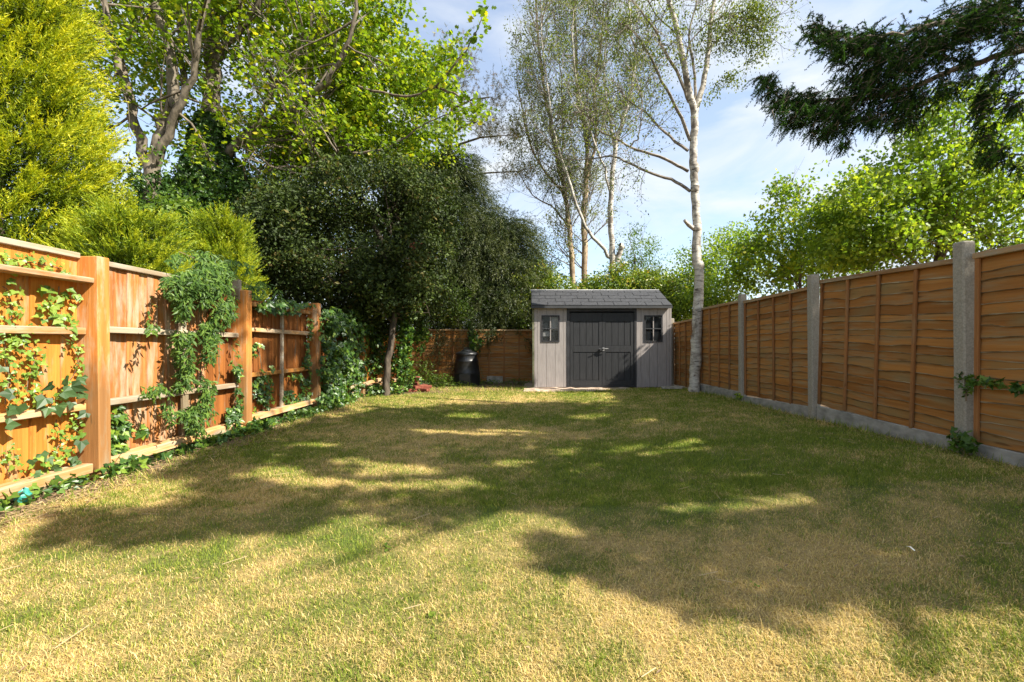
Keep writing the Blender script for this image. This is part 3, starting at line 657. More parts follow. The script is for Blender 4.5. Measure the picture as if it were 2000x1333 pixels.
top = np.stack([np.cos(th) * .26 * rr, np.sin(th) * .15 * rr, np.full(12, .035)], 1); bot = top * [1.05, 1.05, 0]
st.add(np.vstack([top, [(0, 0, .037)], bot]), [(i, (i + 1) % 12, 12) for i in range(12)]); st.add(np.vstack([top, bot]), [(i, i + 12, (i + 1) % 12 + 12, (i + 1) % 12) for i in range(12)])
tag(st.build('flat_stone', M['stone'], None, (3.17, 10.12, float(G(3.17, 10.1)) + .03)), 'flat pale stone lying at the right corner of the shed base', 'stone')

# ------------------------------------------------------------------ compost bin, bricks, blocks, litter
cb = thing('compost_bin', 'black plastic compost bin with a lid by the far fence', 'compost bin', (-1.68, 12.1, 0))
b = MB(); prof = [(0, .36), (.03, .37), (.30, .345), (.31, .355), (.34, .345), (.62, .305), (.635, .315), (.66, .30), (.80, .275), (.82, .285)]
pts = [(0, 0, z) for z, r_ in prof]; tube(b, pts, [r_ for z, r_ in prof], 28); b.build('body', M['plastic'], cb, smooth=True)
b = MB(); prof = [(.80, .295), (.83, .30), (.86, .285), (.89, .20), (.90, .14), (.93, .13), (.94, .10)]
tube(b, [(0, 0, z) for z, r_ in prof], [r_ for z, r_ in prof], 28, cap=True); b.build('lid', M['plastic'], cb, smooth=True)
b = MB().box(-.15, .15, -.012, .03, 0, .26); o = b.build('hatch', M['plastic'], cb, (0, -.352, .05), bevel=.01)
b = MB(); tube(b, [(-.08, 0, .94), (-.07, 0, .985), (.07, 0, .985), (.08, 0, .94)], .014, 6); b.build('handle', M['plastic'], cb)
brick_me = MB().box(-.1075, .1075, -.051, .051, 0, .065).mesh('brick', M['brick'])
bp = [(-2.66, 10.28, .0, 22), (-2.38, 10.33, .0, -35), (-2.60, 10.48, .068, 75), (-2.36, 10.44, .068, 12), (-2.63, 10.46, .136, -28), (-2.54, 10.33, .068, 50), (-2.72, 10.6, .0, 40), (-2.46, 10.62, .0, 5), (-2.50, 10.62, .068, 35)]
for k, (x_, y_, z_, a) in enumerate(bp):
    o = obj('loose_brick', brick_me, None, (x_, y_, z_ + .01), (0, R(random.uniform(-2, 2)), R(a))); m_ = o.modifiers.new('bevel', 'BEVEL'); m_.width = .006; m_.segments = 1
    tag(o, 'loose red brick in the pile by the leaning tree trunk', 'brick', 'red bricks piled by the tree')
b = MB().box(-.22, .22, -.05, .05, 0, .19); tag(b.build('concrete_block', M['stone'], None, (-.98, 12.72, 0), bevel=.01), 'pale concrete block on the ground right of the compost bin', 'block')
# terracotta flower pot on the brick pile
pt_ = MB(); prof = [(0, .06), (.10, .085), (.105, .095), (.13, .095), (.128, .08), (.06, .06)]
tube(pt_, [(0, 0, z) for z, r_ in prof], [r_ for z, r_ in prof], 16); tag(pt_.build('flower_pot', M['brick'], None, (-2.62, 10.47, .212), smooth=True), 'small terracotta pot on top of the red brick pile', 'flower pot')
# crumpled turquoise plastic
b = MB(); nu, nv = 12, 8
uu, vv = np.meshgrid(np.arange(nu) / nu * 2 * np.pi, np.linspace(.15, np.pi - .15, nv), indexing='ij'); rr = .041 * (1 + rng.normal(0, .09, uu.shape))
v = np.stack([rr * np.sin(vv) * np.cos(uu), rr * np.sin(vv) * np.sin(uu), rr * np.cos(vv) * 1.25], -1).reshape(-1, 3)
f = [(i * nv + j, ((i + 1) % nu) * nv + j, ((i + 1) % nu) * nv + j + 1, i * nv + j + 1) for i in range(nu) for j in range(nv - 1)]
b.add(v, f); p_ = P(46, 986, 3.05)
tag(b.build('plastic_bag', M['turq'], None, (p_[0], 3.05, .055)), 'crumpled turquoise plastic bag under the nearest fence rail', 'plastic bag')
b = MB(); p_ = P(1777, 1141, 2.12); v = np.array([(-.005, -.03, .0), (.004, -.03, .002), (.006, .0, .016), (-.004, .0, .014), (.002, .03, .006)])
b.add(v, [(0, 1, 2), (0, 2, 3), (3, 2, 4)]); o = b.build('wood_sliver', M['white'], None, (p_[0], 2.12, float(gz(p_[0], 2.12)) + .022)); o.rotation_euler = (0, 0, R(20)); o.scale = (.7, .7, .7); tag(o, 'small white sliver lying on the shaded grass', 'sliver')

# ------------------------------------------------------------------ trees
def tree(name, label, cat='tree', loc=(0, 0, 0), group=None): return thing(name, label, cat, loc, group)
def line_px(pts, Z, dz=0.0):
    n = len(pts); return np.array([P(u, v, Z + dz * k / max(n - 1, 1)) for k, (u, v) in enumerate(pts)])
def rel(mb, o):
    off = np.array(o.location); mb.v = [v - off for v in mb.v]; return mb

# --- tall silver birch in front of the right fence
BZ = 9.32
base = P(1356, 770, BZ)
bt = tree('silver_birch', 'tall white silver birch standing right of the shed, forking high up', loc=(base[0], BZ, .08))
tb = MB()
tr = [(1356, 775), (1357, 735), (1360, 680), (1363, 600), (1366, 540), (1360, 495), (1362, 450), (1357, 369), (1354, 315), (1355, 270), (1357, 222)]
lp = smooth_line(line_px(tr, BZ), 5, .006); n = len(lp); rad = np.interp(np.arange(n), [0, 3, 12, 30, n - 1], [.135, .108, .100, .082, .070]) * (1 + rng.normal(0, .05, n))
tube(tb, lp, rad, 12)
for u_, v_ in ((1361, 446), (1357, 369), (1357, 330), (1366, 520)):      # knuckles where limbs left the stem
    q = P(u_, v_, BZ); tube(tb, [q + (0, 0, -.10), q + (.0, -.015, -.03), q + (.0, -.02, .03), q + (0, 0, .10)], [.06, .088, .090, .06], 9)
tube(tb, smooth_line(line_px([(1357, 225), (1346, 180), (1337, 135), (1324, 67), (1306, -5), (1285, -90), (1270, -180)], BZ, -.2), 4, .006), np.linspace(.072, .035, 25), 9)
tube(tb, smooth_line(line_px([(1357, 225), (1373, 167), (1384, 99), (1389, 36), (1396, -10), (1405, -100), (1400, -190)], BZ, .2), 4, .006), np.linspace(.060, .025, 25), 8)
tube(tb, line_px([(1357, 448), (1345, 440), (1337, 431)], BZ, -.2), [.05, .04, .032], 7, cap=True)
rel(tb, bt).build('trunk', M['birch'], bt, smooth=True)
br = MB(); btips = []
limbs = [([(1357, 215), (1357, 149), (1346, 67), (1362, -5), (1370, -90)], .033, .3), ([(1348, 275), (1324, 216), (1292, 158), (1261, 95), (1229, 54), (1207, 47)], .036, -.7),
         ([(1346, 200), (1328, 153), (1297, 99), (1283, 63), (1238, 5), (1210, -60)], .038, -.9), ([(1344, 295), (1297, 257), (1261, 220), (1220, 189), (1193, 149)], .032, .6),
         ([(1344, 335), (1301, 311), (1243, 293), (1202, 270), (1166, 252), (1148, 225), (1117, 220)], .032, -.8), ([(1348, 374), (1310, 351), (1261, 335), (1220, 315), (1195, 306), (1148, 311), (1099, 311)], .034, .8),
         ([(1231, 286), (1247, 266), (1254, 220), (1251, 180)], .016, -.4), ([(1337, 135), (1350, 80), (1395, 40), (1440, 30)], .02, -.3), ([(1384, 99), (1410, 70), (1450, 50), (1490, 60)], .018, .3),
         ([(1389, 36), (1430, -10), (1480, -40), (1510, -10)], .018, .4), ([(1306, -5), (1250, -60), (1180, -90), (1120, -60)], .022, -.4), ([(1324, 67), (1290, 40), (1262, -5), (1240, -60)], .018, -.4)]
lz0 = {6: -.45}
for k, (pl, r0, dz) in enumerate(limbs):
    L3 = smooth_line(line_px(pl, BZ + lz0.get(k, 0), dz), 4, .008); tube(br, L3, np.linspace(r0, r0 * .3, len(L3)), 6)
    for q in range(int(len(L3) * (1.6 if k not in (4, 5, 6) else 1.0))):
        i = random.randint(len(L3) // 3, len(L3) - 1)
        dd = unit(rng.normal(0, .6, 3) + (L3[i] - L3[i - 1]) * 3); grow(br, btips, L3[i], dd, random.uniform(.35, .8), .008, 1, .6, .02, 4, 4, (2, 3), .6, .2)
# weeping twigs that hang from the limbs
hang = MB(); hp = []
T = np.array([t_[0] for t_ in btips])
sel = T[rng.choice(len(T), 330)]
for q in sel:
    ln = random.uniform(.2, .65); s_ = [q + np.array([rng.normal(0, .03) * k, rng.normal(0, .03) * k, -ln * k / 4]) for k in range(5)]
    tube(br, s_, .0022, 3); hp += s_[1:]
rel(br, bt).build('branches', M['birch_branch'], bt)
cl = MB()
hp = np.array(hp); ulim, vlim = UV(hp[:, 0], hp[:, 1], hp[:, 2])
c = hp[rng.choice(len(hp), 5200)] + rng.normal(0, .05, (5200, 3)); leaves(cl, c, .052, OVAL, axis=np.array([0, 0, -1.0]), amix=.5)
c = T[rng.choice(len(T), 3600)] + rng.normal(0, .09, (3600, 3)); leaves(cl, c, .042, OVAL, axis=np.array([0, 0, -1.0]), amix=.4)
cen = [P(1460, 55, 9.5), P(1420, 120, 9.4), P(1490, 30, 9.6), P(1400, 60, 9.2), P(1385, 175, 9.3), P(1480, 90, 9.6), P(1340, -20, 9.2), P(1290, 60, 8.8), P(1210, 40, 8.7), P(1180, 90, 8.7), P(1300, 150, 9)]
rad3 = [(.55, .5, .45), (.35, .4, .55), (.5, .5, .4), (.35, .4, .5), (.12, .2, .45), (.35, .3, .4), (.8, .6, .3), (.4, .4, .35), (.5, .5, .4), (.35, .4, .5), (.3, .3, .3)]
wts = [420, 260, 320, 180, 110, 200, 160, 70, 90, 70, 40]
for c_, r_, w_ in zip(cen, rad3, wts):
    pp, d_, _ = clumps([c_], [r_], w_ // 5, 26, .085, .1); leaves(cl, pp, .055, OVAL, axis=np.array([0, 0, -1.0]), amix=.5)
rel(cl, bt).build('crown', M['l_birch'], bt)

# --- trees behind the shed
def stem_tree(name, label, Z, stems, bark, leafm, nleaf, twig_len=1.0, tw=2.2, leaf=.055, up=.5, start=.35, ivy=0, hang_n=0):
    base_ = P(stems[0][0][0][0], stems[0][0][0][1], Z); o = tree(name, label, loc=(base_[0], Z, 0)); tm = MB(); bm_ = MB(); tips = []
    for (pl, r0, r1, dz) in stems:
        pts3 = smooth_line(line_px(pl, Z, dz), 4, .012 * Z / 10); n_ = len(pts3); tube(tm, pts3, .78 * np.linspace(r0, r1, n_) * (1 + rng.normal(0, .03, n_)), 9)
        for q in range(int(n_ * tw) if r1 < .09 else 0):
            i = random.randint(int(n_ * start), n_ - 1); dd = unit(np.array([rng.normal(0, .55), rng.normal(0, .5), abs(rng.normal(.25, .45)) + up * .5]))
            grow(bm_, tips, pts3[i], dd, twig_len * random.uniform(.5, 1.3), max(.006, r1 * .55), 2, .5, up * .3, 4, 4, (2, 4), .62, .12)
    T_ = np.array([t_[0] for t_ in tips])
    for q in T_[rng.choice(len(T_), hang_n)] if hang_n else []:
        ln = random.uniform(.4, 1.2); tube(bm_, [q + np.array([rng.normal(0, .05) * k, rng.normal(0, .05) * k, -ln * k / 4]) for k in range(5)], .004, 3)
    rel(tm, o).build('trunk', M[bark], o, smooth=True); rel(bm_, o).build('branches', M['birch_branch'], o)
    lm = MB(); ci = rng.choice(len(T_), nleaf // 12); c_ = np.repeat(T_[ci], 12, 0) + rng.normal(0, .13, (nleaf // 12 * 12, 3)); leaves(lm, c_, leaf, OVAL, axis=np.array([0, 0, -1.0]), amix=.4)
    rel(lm, o).build('crown', M[leafm], o); return o, T_
stem_tree('slender_tree', 'slender tan barked tree with two bare stems rising behind the shed roof', 17.0,
          [([(1119, 660), (1119, 549), (1112, 450), (1105, 383), (1094, 338), (1080, 270), (1063, 180), (1050, 60), (1045, -60)], .15, .04, 0),
           ([(1141, 660), (1141, 554), (1141, 450), (1143, 360), (1146, 270), (1130, 205), (1125, 100), (1120, -10), (1110, -100)], .17, .04, .6),
           ([(1143, 360), (1165, 270), (1160, 180), (1175, 80), (1180, -40)], .08, .03, 0), ([(1105, 383), (1060, 330), (1035, 280), (1020, 220), (1010, 150)], .06, .02, -.5), ([(1112, 450), (1085, 410), (1040, 380), (1010, 330)], .05, .015, .4),
           ([(1094, 338), (1100, 250), (1095, 150), (1085, 40)], .05, .02, .5)],
          'bark_tan', 'l_twig', 27000, 1.35, 2.4, .075, .7, .18, hang_n=420)
stem_tree('silver_birch', 'white birch with a low V shaped fork behind the middle of the shed', 16.0,
          [([(1198, 650), (1197, 529), (1195, 473), (1193, 383), (1202, 293), (1207, 266), (1222, 220), (1235, 170), (1240, 110), (1230, 30), (1225, -60)], .15, .03, 0),
           ([(1197, 512), (1175, 482), (1144, 441), (1121, 383), (1099, 315), (1085, 270), (1076, 216), (1060, 100), (1055, 0)], .085, .025, -.6),
           ([(1202, 293), (1191, 243), (1180, 150), (1185, 40), (1180, -60)], .07, .02, .5), ([(1193, 380), (1175, 315), (1153, 257), (1139, 216), (1120, 120), (1120, 20)], .055, .02, -.8), ([(1205, 512), (1213, 484), (1211, 478)], .13, .10, -.2)],
          'birch', 'l_birch', 18000, 1.15, 1.6, .07, .5, .42, hang_n=280)

# --- generic leafy tree
def leafy(name, label, base_, blobs, nclump, nleaf, spread, leaf, mat, tmpl=OVAL, bark='bark', trunk=None, limbs_=0, shell=.45, cat='tree', nup=.35, group=None, sub=None, crown='crown'):
    o = tree(name, label, cat, base_, group); c_ = [b_[0] for b_ in blobs]; r_ = [b_[1] for b_ in blobs]
    pp, d_, idx = clumps(c_, r_, nclump, nleaf, spread, shell); lm = MB()
    ct = np.clip(rng.random(nclump) ** 1.2, 0, 1); up_ = d_ * .6 + np.array([0, 0, .8])
    leaves(lm, pp, leaf, tmpl, nrm=up_, nmix=nup, tint=ct[idx] * .75 + .12)
    rel(lm, o).build(crown, M[mat], o)
    tm = MB(); bz = np.array(base_, float)
    if trunk:
        pts3 = smooth_line(trunk[0], 4, .01); tube(tm, pts3, np.linspace(trunk[1], trunk[2], len(pts3)), 9)
    else: pts3 = np.array([bz, bz + (0, 0, .5)]); tube(tm, pts3, [.05, .04], 6)
    st = pts3[len(pts3) // 2:]
    for q in range(limbs_):
        k_ = rng.integers(len(c_)); tgt = np.array(c_[k_]) + unit(rng.normal(size=3)) * np.array(r_[k_]) * rng.uniform(.4, .9); s0 = st[rng.integers(len(st))]
        m_ = (s0 + tgt) / 2 + rng.normal(0, .12, 3) + (0, 0, -.1); L3 = smooth_line([s0, m_, tgt], 4); rr_ = (trunk[2] if trunk else .03) * .6; tube(tm, L3, np.linspace(rr_, rr_ * .15, len(L3)), 5)
        for w in range(3):
            s1 = L3[rng.integers(3, len(L3))]; grow(tm, [], s1, unit(tgt - s0 + rng.normal(0, 1, 3)), random.uniform(.4, .9), rr_ * .25, 1, .7, .1, 3, 4, (1, 3))
    rel(tm, o).build('trunk', M[bark], o, smooth=True)
    return o

# dark broadleaf evergreen over the left corner, with a leaning trunk
hb_ = [(P(650, 480, 9.2), (1.65, 1.5, 1.15)), (P(590, 530, 9.0), (1.15, 1.1, .75)), (P(720, 400, 9.4), (1.35, 1.3, 1.0)), (P(780, 470, 9.6), (1.15, 1.2, 1.1)), (P(700, 570, 9.4), (1.5, 1.1, .55)), (P(540, 450, 9.0), (.8, .9, .7)), (P(790, 570, 9.8), (.8, .8, .5)), (P(830, 400, 10.2), (.8, .8, .8)), (P(560, 390, 9.3), (.6, .7, .5)), (P(660, 620, 9.6), (1.0, .7, .35)), (P(690, 660, 10.6), (.8, .4, .4)), (P(800, 620, 10.4), (.5, .5, .4)), (P(830, 560, 10), (.6, .7, .7)), (P(720, 640, 10.2), (.9, .5, .35))]
tp = [P(753, 778, 9.5), P(757, 720, 9.5), P(765, 660, 9.5), P(772, 600, 9.5), P(765, 520, 9.5), P(730, 440, 9.5)]
ho = leafy('evergreen_tree', 'dark glossy evergreen tree with a leaning trunk in the far left corner', (tp[0][0], 9.5, 0), hb_, 2300, 46, .125, .078, 'l_holly', OVAL, 'bark_dark', (tp, .075, .05), 26, .35)
br_ = MB(); cc = P(808, 480, 8.9); leaves(br_, cc + rng.normal(0, .06, (40, 3)), .05, OVAL); br_.v = [v - np.array(ho.location) for v in br_.v]; br_.build('berries', M['brick'], ho)
# drooping dark conifer right of it
def conifer(name, label, base_, H_, R_, n, need, nlen, wid, mat, lean=(0, 0), droop=.3, outup=.2, z0=.05, lobes=9, L_=.35, prof=.75, sparse=0, cat='conifer', trunk_r=.12, inner=.35, amp=.34, ns=16, fan=.6):
    o = tree(name, label, cat, base_); b_ = np.array(base_, float)
    def shell_pts(n, lo):
        z = rng.random(n) ** .85 * (1 - z0) + z0; th = rng.random(n) * 2 * np.pi
        lump = vnoise(th * lobes / 6.28, z * H_ * .9, 1.7, 3); r = R_ * (1 - z) ** prof * (1 + amp * (lump - .5) * 2); r = np.maximum(r, .05) * (lo + (1 - lo) * rng.random(n) ** .35)
        r *= np.clip(sstep(0, .12, z - z0 + .04) * .6 + .4, 0, 1)
        return b_ + np.stack([np.cos(th) * r + lean[0] * z, np.sin(th) * r + lean[1] * z, z * H_], 1), th, z, lump
    lm = MB(); c_, th, z, lump = shell_pts(n, .72)
    d_ = np.stack([np.cos(th), np.sin(th), np.full(n, outup)], 1) + rng.normal(0, .25, (n, 3))
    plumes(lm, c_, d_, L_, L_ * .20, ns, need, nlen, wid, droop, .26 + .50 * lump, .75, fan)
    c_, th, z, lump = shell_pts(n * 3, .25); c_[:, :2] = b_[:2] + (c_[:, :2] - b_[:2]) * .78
    sprays(lm, c_, np.stack([np.cos(th), np.sin(th), np.full(len(th), outup)], 1), L_ * .8, need, nlen * 1.2, wid * 1.9, droop, .0)  # inner foliage darker green, deepened so gaps between plumes look shaded
    rel(lm, o).build('crown', M[mat], o)
    tm = MB(); tube(tm, [b_, b_ + (lean[0] * .5, lean[1] * .5, H_ * .5), b_ + (lean[0], lean[1], H_ * .96)], [trunk_r, trunk_r * .6, .01], 8)
    for q in range(40):
        zz = random.uniform(.08, .85); t_ = random.uniform(0, 6.28); rr_ = R_ * (1 - zz) ** prof * .8; s0 = b_ + np.array([lean[0] * zz, lean[1] * zz, zz * H_]); tube(tm, [s0, s0 + (math.cos(t_) * rr_ * .5, math.sin(t_) * rr_ * .5, rr_ * outup * .3), s0 + (math.cos(t_) * rr_, math.sin(t_) * rr_, rr_ * outup - droop * .3)], [trunk_r * .25, .015, .006], 4)
    rel(tm, o).build('trunk', M['bark'], o); return o
conifer('drooping_conifer', 'dark drooping conifer with feathery shoots left of the shed', (-2.5, 15.3, 0), 7.4, 2.2, 430, 14, .12, .017, 'l_yew', (-.3, 0), .75, .40, .14, 9, 1.15, .95, inner=.4, amp=.95, ns=30)
conifer('drooping_conifer', 'smaller dark hanging conifer close behind the far fence, nearest the shed', (-1.0, 15.0, 0), 5.2, 1.9, 270, 14, .12, .017, 'l_yew', (.0, 0), .75, .45, .20, 8, 1.1, .9, inner=.4, amp=.95, ns=30)
# scrubby brown pine above it
po = tree('pine_tree', 'thin pine with brownish tufts rising above the dark evergreens', loc=(-2.6, 16.5, 0)); tm = MB(); tube(tm, smooth_line([(-2.6, 16.5, 0), (-2.7, 16.5, 4), (-2.9, 16.5, 7), (-2.8, 16.5, 10.2)], 4), np.linspace(.18, .05, 13), 8)
pm = MB(); cs = []
for (u_, v_, ru, rv, nn_) in [(870, 170, 60, 40, 26), (930, 240, 60, 30, 26), (990, 265, 50, 25, 20), (1010, 335, 35, 22, 16), (850, 240, 60, 35, 20), (900, 120, 50, 30, 16), (960, 190, 40, 30, 14), (820, 180, 40, 40, 12)]:
    c_ = P(u_, v_, 16.3); s0 = np.array([-2.75, 16.5, c_[2] - .3]); tube(tm, [s0, (s0 + c_) / 2 + (0, 0, .12), c_], [.05, .035, .015], 5)
    q = c_ + rng.normal(size=(nn_, 3)) * np.array([ru, 25, rv]) / F * 16.3 * .55; cs.append(q)
    for w in q[::3]: tube(tm, [c_, w], [.012, .005], 3)
cs = np.vstack(cs); cs = np.repeat(cs, 12, 0) + rng.normal(0, .16, (len(cs) * 12, 3)); sprays(pm, cs, rng.normal(size=(len(cs), 3)) + (0, 0, .5), .25, 18, .12, .010)
rel(pm, po).build('crown', M['l_pine'], po); rel(tm, po).build('trunk', M['bark'], po)

# golden conifers behind the left fence
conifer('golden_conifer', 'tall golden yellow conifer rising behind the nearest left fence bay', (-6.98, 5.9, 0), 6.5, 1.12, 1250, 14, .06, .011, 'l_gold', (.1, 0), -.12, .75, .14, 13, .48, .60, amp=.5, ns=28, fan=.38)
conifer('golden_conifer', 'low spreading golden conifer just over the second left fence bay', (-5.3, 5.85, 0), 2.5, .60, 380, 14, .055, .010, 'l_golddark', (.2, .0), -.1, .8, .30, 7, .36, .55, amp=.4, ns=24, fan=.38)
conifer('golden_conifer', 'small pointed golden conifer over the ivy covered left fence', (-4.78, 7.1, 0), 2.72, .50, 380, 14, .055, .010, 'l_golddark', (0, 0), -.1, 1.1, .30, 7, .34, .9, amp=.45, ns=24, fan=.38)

# big sycamore and its ivy clad neighbour
sy = tree('sycamore_tree', 'large spreading sycamore with bright yellow green leaves behind the left fence', loc=(-8.6, 10.4, 0)); SZc = 10.4
tm = MB(); tips = []
main = [([(292, 660), (295, 480), (300, 350), (312, 270), (335, 200), (330, 100), (300, 0), (280, -80)], .20, .07, 0), ([(300, 350), (265, 250), (245, 160), (215, 60), (190, -40)], .12, .04, -.6), ([(312, 270), (360, 190), (352, 90), (345, -20)], .10, .04, .8),
        ([(300, 330), (335, 240), (375, 150), (390, 60), (420, -60)], .10, .04, -.8), ([(245, 160), (225, 80), (160, 20), (140, -60)], .07, .02, 0)]
for pl, r0, r1, dz in main:
    L3 = smooth_line(line_px(pl, SZc, dz), 4, .03); tube(tm, L3, np.linspace(r0, r1, len(L3)), 9)
    for q in range(9): i = random.randint(len(L3) // 3, len(L3) - 1); grow(tm, tips, L3[i], unit(rng.normal(0, .7, 3) + (0, -.1, .3)), random.uniform(.9, 1.7), .03, 2, .55, .1, 4, 5, (2, 4))
rel(tm, sy).build('trunk', M['bark_grey'], sy, smooth=True)
T = np.array([t_[0] for t_ in tips]); lm = MB(); uu, vv_ = UV(T[:, 0], T[:, 1], T[:, 2])
ci = rng.choice(len(T), 620); pp = np.repeat(T[ci], 10, 0) + rng.normal(0, .16, (620 * 10, 3)); leaves(lm, pp, .10, MAPLE, nrm=np.array([0, 0, 1.0]), nmix=.55)
for (u_, v_, Z_, ru, rv, nc) in [(260, 40, 10, 140, 60, 90), (330, 150, 9.6, 100, 60, 70), (230, 130, 9.6, 50, 60, 30), (450, 60, 9.8, 100, 70, 80), (400, 250, 10.2, 70, 50, 30), (250, -60, 10, 200, 60, 60)]:
    pp, d_, idx = clumps([P(u_, v_, Z_ + 1.6)], [np.array([ru / F * Z_ * 1.1, 1.1, rv / F * Z_ * 1.1])], int(nc * .75), 30, .19, .05); leaves(lm, pp, .10, MAPLE, nrm=np.array([0, 0, 1.0]), nmix=.5)
rel(lm, sy).build('crown', M['l_maple'], sy)

iv = tree('ivy_clad_tree', 'tall tree with its trunk wrapped in dark ivy and long boughs reaching right', loc=(-7.8, 11.2, 0)); IZ = 11.2
tm = MB(); tips = []
main = [([(412, 660), (412, 480), (412, 330), (415, 220), (412, 110), (415, 20), (430, -90)], .26, .12, 0), ([(412, 330), (455, 290), (500, 250), (560, 215), (600, 190), (640, 160), (665, 110), (690, 60), (700, -20)], .12, .03, -1.2),
        ([(430, 310), (485, 270), (540, 235), (600, 200), (670, 170), (720, 120)], .08, .02, .5), ([(500, 250), (530, 180), (565, 130), (600, 70), (610, -20)], .06, .02, -.6), ([(415, 120), (460, 70), (500, 20), (520, -60)], .10, .04, -.5),
        ([(412, 400), (470, 370), (540, 330), (600, 325), (660, 300)], .06, .02, -.8), ([(585, 200), (583, 250), (585, 300)], .04, .02, 0), ([(415, 60), (440, 40), (475, 0), (480, -60)], .08, .03, .4)]
for pl, r0, r1, dz in main:
    L3 = smooth_line(line_px(pl, IZ, dz), 4, .03); tube(tm, L3, np.linspace(r0, r1, len(L3)), 9)
    for q in range(12): i = random.randint(len(L3) // 3, len(L3) - 1); grow(tm, tips, L3[i], unit(rng.normal(0, .7, 3) + (L3[i] - L3[i - 1]) + (0, -.1, .2)), random.uniform(.8, 1.6), .028, 2, .55, .1, 4, 5, (2, 4))
rel(tm, iv).build('trunk', M['bark_grey'], iv, smooth=True)
T = np.array([t_[0] for t_ in tips]); lm = MB()
ci = rng.choice(len(T), 620); pp = np.repeat(T[ci], 10, 0) + rng.normal(0, .17, (620 * 10, 3)); leaves(lm, pp, .10, MAPLE, nrm=np.array([0, 0, 1.0]), nmix=.55)
for (u_, v_, Z_, ru, rv, nc) in [(620, 90, 10.5, 130, 70, 150), (740, 40, 10.6, 70, 60, 80), (700, 140, 10.3, 110, 60, 120), (560, 30, 10.6, 110, 60, 90), (680, 230, 10.4, 110, 55, 100), (560, 290, 10.4, 90, 40, 60), (810, 150, 10.6, 70, 60, 60), (760, 300, 10.8, 70, 40, 60), (880, 130, 10.8, 40, 30, 16), (880, 210, 10.8, 70, 30, 26), (650, -60, 10.5, 180, 50, 90), (520, 130, 10.5, 60, 60, 30)]:
    pp, d_, idx = clumps([P(u_, v_, Z_ + 1.6)], [np.array([ru / F * Z_ * 1.1, 1.1, rv / F * Z_ * 1.1])], int(nc * .95), 30, .19, .05); leaves(lm, pp, .105, MAPLE, nrm=np.array([0, 0, 1.0]), nmix=.5)
tm2 = MB()
for pl in ([(700, 170), (790, 190), (850, 170), (900, 110), (930, 60), (945, 25)], [(690, 300), (760, 290), (830, 240), (905, 215)], [(850, 170), (900, 190), (940, 215)]):
    L3 = smooth_line(line_px(pl, 10.8, -.2), 4, .02); tube(tm2, L3, np.linspace(.035, .008, len(L3)), 5)
    q = np.repeat(L3[len(L3) // 4:], 9, 0); q = q + rng.normal(0, .15, q.shape); leaves(lm, q, .13, MAPLE, nrm=np.array([0, 0, 1.0]), nmix=.5)
rel(tm2, iv).build('bough', M['bark'], iv); rel(lm, iv).build('crown', M['l_maple'], iv)
im = MB(); n = 9000; vv_ = rng.uniform(230, 560, n); th = rng.random(n) * 6.28; rr_ = np.interp(vv_, [230, 330, 450, 560], [.28, .62, .75, 1.0]) * (.75 + .5 * vnoise(th, vv_ / 40, 1.2, 2))
c_ = np.stack([np.array([P(412, a, IZ)[0] for a in vv_]) + np.cos(th) * rr_, IZ + np.sin(th) * rr_, CAMZ - (vv_ - HY) / F * IZ], 1)
leaves(im, c_, .095, IVY, nrm=np.stack([np.cos(th), np.sin(th), .3 + 0 * th], 1), nmix=.5, tint=.22); rel(im, iv).build('ivy_cover', M['l_ivy'], iv)

# understorey behind the left fence and behind the garden
def shrub(label, Z, blobs, n, nl, leaf, mat, tmpl=OVAL, spread=.13, name='shrub', shell=.35, limbs_=6, nup=.35):
    bl = [(P(u, v, Z + dz), (ru / F * Z, min(ru / F * Z, 1.1), rv / F * Z)) for (u, v, ru, rv, dz) in blobs]; b0 = bl[0][0]
    return leafy(name, label, (b0[0], Z, 0), bl, n, nl, spread, leaf, mat, tmpl, 'bark', ([(b0[0], Z, 0), (b0[0] + .05, Z, b0[2] * .5), (b0[0], Z, b0[2])], .06, .03), limbs_, shell, 'shrub' if name == 'shrub' else 'tree', nup)
shrub('mid green shrub between the golden conifers over the left fence', 7.6, [(310, 480, 60, 60, 0), (350, 430, 50, 45, .3), (300, 540, 60, 40, 0)], 330, 26, .07, 'l_mid', IVY)
shrub('dark undergrowth shrub below the ivy clad tree', 10.8, [(370, 420, 90, 90, 0), (480, 400, 80, 60, .3), (260, 430, 90, 100, 0), (450, 500, 110, 80, 0)], 900, 26, .09, 'l_ivy', IVY, .18)
shrub('leafy yellow green bush behind the top of the dark evergreen', 12.5, [(480, 350, 90, 45, 0), (560, 350, 70, 40, 0), (640, 330, 60, 40, 0)], 420, 24, .09, 'l_mid', OVAL, .18)
shrub('dark evergreen bush behind the hidden left fence bays', 12.0, [(660, 560, 150, 60, 0), (800, 580, 110, 60, .8), (540, 560, 110, 70, -1), (650, 470, 130, 70, 0), (760, 440, 90, 70, .3), (560, 470, 80, 60, -.5)], 1700, 26, .085, 'l_holly', OVAL, .17)
shrub('green laurel bush behind the far fence, above the compost bin', 13.9, [(880, 600, 70, 45, 0), (930, 620, 60, 28, 0), (840, 560, 60, 45, 0)], 420, 26, .085, 'l_mid', LANCE, .14)
shrub('small yellow leaved bush over the left end of the far fence', 13.55, [(893, 615, 28, 22, 0)], 60, 20, .07, 'l_gold', OVAL, .09)
shrub('bright laurel hedge bush behind the left end of the shed roof', 14.1, [(1010, 600, 50, 62, 0), (1075, 572, 50, 36, 0), (1035, 568, 30, 30, 0), (1060, 535, 22, 18, 0)], 460, 26, .095, 'l_laurel', OVAL, .13)
